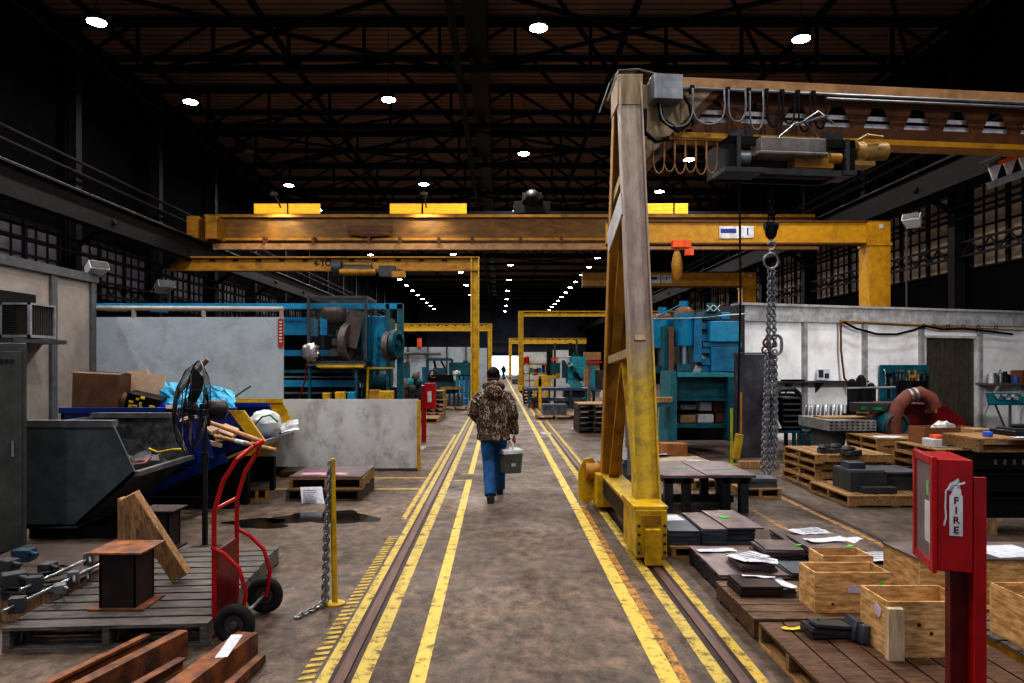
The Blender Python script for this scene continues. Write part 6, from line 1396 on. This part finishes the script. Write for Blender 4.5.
tag(px2(MB(),523,549,352,363,50,50.3).b2(X_(523,50),X_(549,50),50.05,50.1,0,Z_(363,50)).build('white_partition', wht), 'distant white panel above the yellow rack', 'panel')
tag(px2(MB(),553,572,350,357.5,50,50.3).b2(X_(553,50),X_(572,50),50.05,50.1,0,Z_(357,50)).build('white_partition', wht), 'distant white panel behind the drill press', 'panel')
tag(MB().lathe(P(526.5,363.3,34.2),[(.14,0),(.14,.3),(.07,.36)],10).build('red_cylinder', red), 'small red cylinder standing on top of the distant yellow rack', 'cylinder')
r = thing('storage_cabinet', (X_(593,40),40.3,0), 'tan orange cabinet with a red strip partly behind the tall crane leg', 'cabinet')
px2(MB(),584.5,601,352,360,40,40.6).b2(X_(585,40),X_(600,40),40.1,40.5,0,Z_(360,40)).build('cabinet_body', tan, r); px2(MB(),586,602,361,363,39.9,40.0).build('red_strip', red, r)
r = thing('side_machine', (X_(595,30),30,0), 'cyan machine part visible just left of the tall crane leg', 'machine')
px2(MB(),591,595,366,387,30,30.5).build('column', cyan, r); px2(MB(),591,601,390,392,29.9,30.4).build('table', blub, r); px2(MB(),593,595,392,408,30,30.2).build('leg', teal, r); px2(MB(),596,603,370,390,30.3,30.8).build('body', dgry, r)
tag(MB().bar(P(589,401,27.5),P(590,366,27.5),.22,.1).build('leaning_beam', gry), 'grey steel beam leaning beside the cyan machine', 'beam')
Y = 22.7
pallet((X_(556,Y),Y+.5,0),1.25,1.0,.16,6,wood,0,'pallet of blue grey plates left of the crane leg in the middle distance')
for k in range(3): x0 = X_(543+k*8.2,Y); platepile(x0,x0+.25,Y+.1,Y+.8,.16,1,.34,'%s block on the far pallet' % ['left','middle','right'][k],'blocks on the middle-distance pallet',steelb,.005)
z = pstack(X_(579,18.3),18.3,.85,1.2,5,.15,woodd,'dark pallet stack left of the tall crane leg','dark pallet stack by the crane leg')
tag(MB().b2(X_(578.5,18.3),X_(579,18.3)+.85,18.25,19.4,z,z+.03).build('wooden_board', wood), 'brown board on top of the dark pallet stack', 'board')
# dock of clutter across the far floor
for k, (a, b, s_, mt, lb) in enumerate(((515,384,.5,dgry,'small dark crate near the far door, right side'),(487,383,.6,dgry,'small dark crate near the far door, left side'))):
    c = G(a,b); tag(MB().b2(c.x-s_/2,c.x+s_/2,c.y,c.y+s_,0,s_*.9).build('far_crate', mt, bevel=.03), lb, 'crate')
# ================================================================ people
def person(cx, cy, S_, label, mats, detail=True, pose='walk'):
    """figure walking away (+Y); cx,cy is the pelvis position"""
    r = thing('person', (cx,cy,0), label, 'person')
    def q(x, y, z): return V((cx+x*S_, cy+y*S_, z*S_))
    def rad(l): return [a*S_ for a in l]
    vox = .007 if detail else .02
    def rem(o, v, sm=4, noise=0):
        md = o.modifiers.new('remesh','REMESH'); md.mode = 'VOXEL'; md.voxel_size = v*S_; md.use_smooth_shade = True
        s2 = o.modifiers.new('smooth','SMOOTH'); s2.iterations = sm; s2.factor = .5
        if noise:
            tx = bpy.data.textures.new('fold','CLOUDS'); tx.noise_scale = .09; d = o.modifiers.new('folds','DISPLACE'); d.texture = tx; d.strength = noise; d.mid_level = .5
        return o
    def loft(m, rings, n=20):
        vs = []; fs = []
        for (c, rx, ry) in rings:
            for k in range(n): g = 2*PI*k/n; vs.append(q(c[0]+rx*math.cos(g), c[1]+ry*math.sin(g), c[2]))
        for i in range(len(rings)-1):
            for k in range(n): fs.append((i*n+k,i*n+(k+1) % n,(i+1)*n+(k+1) % n,(i+1)*n+k))
        fs.append(tuple(range(n-1,-1,-1))); fs.append(tuple((len(rings)-1)*n+k for k in range(n)))
        return m.add(vs, fs, True)
    LH, LK, LA = (-.085,0,.93), (-.065,-.02,.50), (-.035,-.30,.10)
    RH, RK, RA = (.085,0,.93), (.08,.20,.51), (.085,.34,.09)
    LS, LE, LW_ = (-.20,.0,1.43), (-.285,-.04,1.15), (-.20,.17,1.02)
    RS, RE, RW = (.20,.0,1.43), (.265,-.03,1.13), (.285,.05,.87)
    m = MB()
    loft(m, [((0,0,.86),.15,.11),((0,0,.98),.155,.115),((0,0,1.15),.14,.10),((0,.01,1.32),.17,.115),((0,.01,1.42),.15,.10),((0,.02,1.48),.08,.07)])
    m.tube([q(0,.02,1.44),q(0,.03,1.58)],rad([.062,.055]),12)
    m.ball(q(0,.05,1.645),(.076*S_,.095*S_,.115*S_),20,14)
    m.ball(q(0,.145,1.63),(.014*S_,.022*S_,.022*S_),8,6)               # nose
    for s_ in (-1,1): m.ball(q(s_*.078,.045,1.64),(.012*S_,.024*S_,.034*S_),8,6)   # ears
    for (a, b, c, ra) in ((LS,LE,LW_,(.055,.042,.028)),(RS,RE,RW,(.055,.042,.028))): m.tube([q(a[0]*.8,a[1],a[2]-.07),q(*b),q(*c)],rad(ra),12)
    for (a, b, c) in ((LH,LK,LA),(RH,RK,RA)):
        m.tube([q(*a),q(*[(a[i]*.5+b[i]*.5) for i in range(3)]),q(*b),q(*[(b[i]*.6+c[i]*.4) for i in range(3)]),q(*c)],rad([.085,.075,.055,.052,.036]),12)
        m.tube([q(c[0],c[1]-.03,.06),q(c[0],c[1]+.15,.045)],rad([.04,.035]),10)
    # right hand closed round the handle, left hand in the pocket
    for (w_, sd, curl) in ((RW,1,1),(LW_,-1,0)):
        if curl:
            pc = (w_[0]+.0, w_[1]+.0, w_[2]-.06); m.ball(q(*pc),(.022*S_,.042*S_,.045*S_),12,8)
            for k in range(4):
                fy = pc[1]-.03+k*.02; L = (.036,.040,.038,.030)[k]
                m.tube([q(pc[0]+.012,fy,pc[2]-.03),q(pc[0]+.016,fy,pc[2]-.055),q(pc[0]-.006,fy,pc[2]-.055-L*.4),q(pc[0]-.026,fy,pc[2]-.045)],rad([.0095,.009,.0085,.0075]),8)
            m.tube([q(pc[0]-.005,pc[1]+.035,pc[2]+.01),q(pc[0]-.02,pc[1]+.045,pc[2]-.02),q(pc[0]-.026,pc[1]+.03,pc[2]-.045)],rad([.011,.010,.008]),8)
        else:
            m.ball(q(w_[0]+.04,w_[1]+.03,w_[2]-.02),(.045*S_,.03*S_,.03*S_),12,8)
            for k in range(4): m.tube([q(w_[0]+.07,w_[1]+.03,w_[2]-.0-k*.018),q(w_[0]+.12-.005*k,w_[1]+.03,w_[2]-.03-k*.018)],rad([.009,.008]),8)
            m.tube([q(w_[0]+.04,w_[1]+.03,w_[2]+.01),q(w_[0]+.08,w_[1]+.05,w_[2]+.02)],rad([.010,.008]),8)
    body = rem(m.build('body', mats['skin'], r), vox, 2)
    if not detail:
        pass
    # trousers
    m = MB(); loft(m, [((0,0,.80),.165,.125),((0,0,.90),.175,.13),((0,0,1.0),.165,.12)])
    for (a, b, c) in ((LH,LK,LA),(RH,RK,RA)):
        mid = [(a[i]*.5+b[i]*.5) for i in range(3)]; low = [(b[i]*.45+c[i]*.55) for i in range(3)]
        m.tube([q(*a),q(*mid),q(*b),q(*low),q(c[0],c[1],c[2]-.01)],rad([.108,.10,.086,.08,.078]),16)
    rem(m.build('jeans', mats['legs'], r), .012, 3, .012 if detail else 0)
    for c in (LA,RA):
        m = MB(); m.tube([q(c[0],c[1]-.05,.05),q(c[0],c[1]+.05,.055),q(c[0]+.0,c[1]+.17,.04),q(c[0],c[1]+.20,.035)],rad([.052,.058,.05,.034]),12)
        sh = rem(m.build('shoe', mats['shoe'], r), .01, 2); MB().b2(*[ (cx+(c[0]-.042)*S_),(cx+(c[0]+.042)*S_),cy+(c[1]-.09)*S_,cy+(c[1]+.21)*S_,0,.022*S_]).build('sole', mats['sole'], sh, .008)
    m = MB()
    loft(m, [((-.0,0,.79),.225,.165),((0,0,.86),.225,.17),((0,-.0,1.0),.225,.165),((-.0,0,1.15),.225,.16),((0,.0,1.3),.23,.155),((0,.0,1.40),.20,.14),((0,.01,1.47),.14,.115),((0,.02,1.52),.09,.085)])
    for (a, b, c) in ((LS,LE,LW_),(RS,RE,RW)):
        mid = [(b[i]*.5+c[i]*.5) for i in range(3)]
        m.tube([q(a[0]*.5,a[1],a[2]-.03),q(a[0]*.9,a[1],a[2]-.045),q(a[0]*1.12,a[1],a[2]-.12),q(*[(a[i]*.5+b[i]*.5) for i in range(3)]),q(*b),q(*mid),q(*c)],rad([.06,.078,.080,.078,.072,.064,.05]),16)
    rem(m.build('jacket', mats['top'], r), .013, 4, .035 if detail else 0)
    m = MB(); m.torus(q(0,-.0,1.52),.105*S_,.052*S_,(0,.3,1),20,10); m.ball(q(0,-.14,1.44),(.135*S_,.075*S_,.10*S_)); rem(m.build('hood', mats['top'], r), .012, 4, .02 if detail else 0)
    m = MB(); m.ball(q(0,.045,1.69),(.092*S_,.108*S_,.098*S_),20,12); o = m.build('cap', mats['cap'], r)
    MB().ball(q(0,.155,1.69),(.07*S_,.07*S_,.012*S_),16,8).build('cap_peak', mats['cap'], o)
    if detail:
        MB().torus(q(0,.045,1.655),.084*S_,.010*S_,(0,0,1),24,8).build('cap_band', redd, o)
        MB().ball(q(0,.02,1.60),(.078*S_,.07*S_,.05*S_),14,10).build('hair', M('brown hair', (.05,.03,.02), .9, grime=0), r)
    return r
pm = dict(skin=skin, legs=denim, shoe=dgry, sole=rub, top=camo_m, cap=blk)
PS = 1.0
pr = person(-.075, 9.50, 1.0, 'person in camouflage jacket, jeans and black cap walking away carrying a tool box', pm)
# tool box in the right hand
bx_, by_ = -.075+.255, 9.55
r = thing('cool_box', (bx_,by_,.36), 'grey hand-carried tool box with white lid and handle in the person\'s right hand', 'box')
KB = MX.Translation((bx_-.02,by_+.0,0)) @ MX.Rotation(.3,4,'Z')
gb = M('cooler grey', (.14,.16,.15), .5, grime=.2)
m = MB(KB); m.add([(-.115,-.10,.34),(.115,-.10,.34),(.115,.10,.34),(-.115,.10,.34),(-.135,-.12,.60),(.135,-.12,.60),(.135,.12,.60),(-.135,.12,.60)],[(3,2,1,0),(4,5,6,7),(0,1,5,4),(1,2,6,5),(2,3,7,6),(3,0,4,7)])
m.build('box_body', gb, r, .01)
MB(KB).b2(-.145,.145,-.13,.13,.60,.665).build('lid', white, r, .012)
MB(KB).tube([(-.0,-.11,.64),(.0,-.09,.745),(.0,0,.765),(.0,.09,.745),(.0,.11,.64)],.013,8).build('handle', white, r)
MB(KB).b2(-.03,.03,-.125,-.118,.44,.48).build('label', wht, r)
# distant figure in the doorway
far = person(X_(503.5,84), 84, 1.0, 'distant person in dark clothes standing near the bright far door', dict(skin=skin, legs=tblue, shoe=blk, sole=blk, top=tblk, cap=blk), detail=False)
# ---------------------------------------------------------------- camera and world
cam = bpy.data.cameras.new('camera'); co = bpy.data.objects.new('camera', cam); COL.objects.link(co)
co.location = (0,0,HC); co.rotation_euler = (PI/2,0,0)
cam.sensor_width = 36; cam.lens = 36*F/1024; cam.shift_x = (512-VX)/1024; cam.shift_y = (HY-341.5)/1024; cam.clip_end = 300; cam.clip_start = .05
sc.camera = co
w = bpy.data.worlds.new('world'); sc.world = w; w.use_nodes = True
w.node_tree.nodes['Background'].inputs[0].default_value = (.72,.8,1,1); w.node_tree.nodes['Background'].inputs[1].default_value = .38
sc.view_settings.view_transform = 'Standard'; sc.view_settings.look = 'High Contrast'; sc.view_settings.exposure = 0.22; sc.view_settings.gamma = 1.0
sc.cycles.use_denoising = True
sc.cycles.max_bounces = 6; sc.cycles.diffuse_bounces = 3; sc.cycles.glossy_bounces = 2; sc.cycles.sample_clamp_indirect = 6
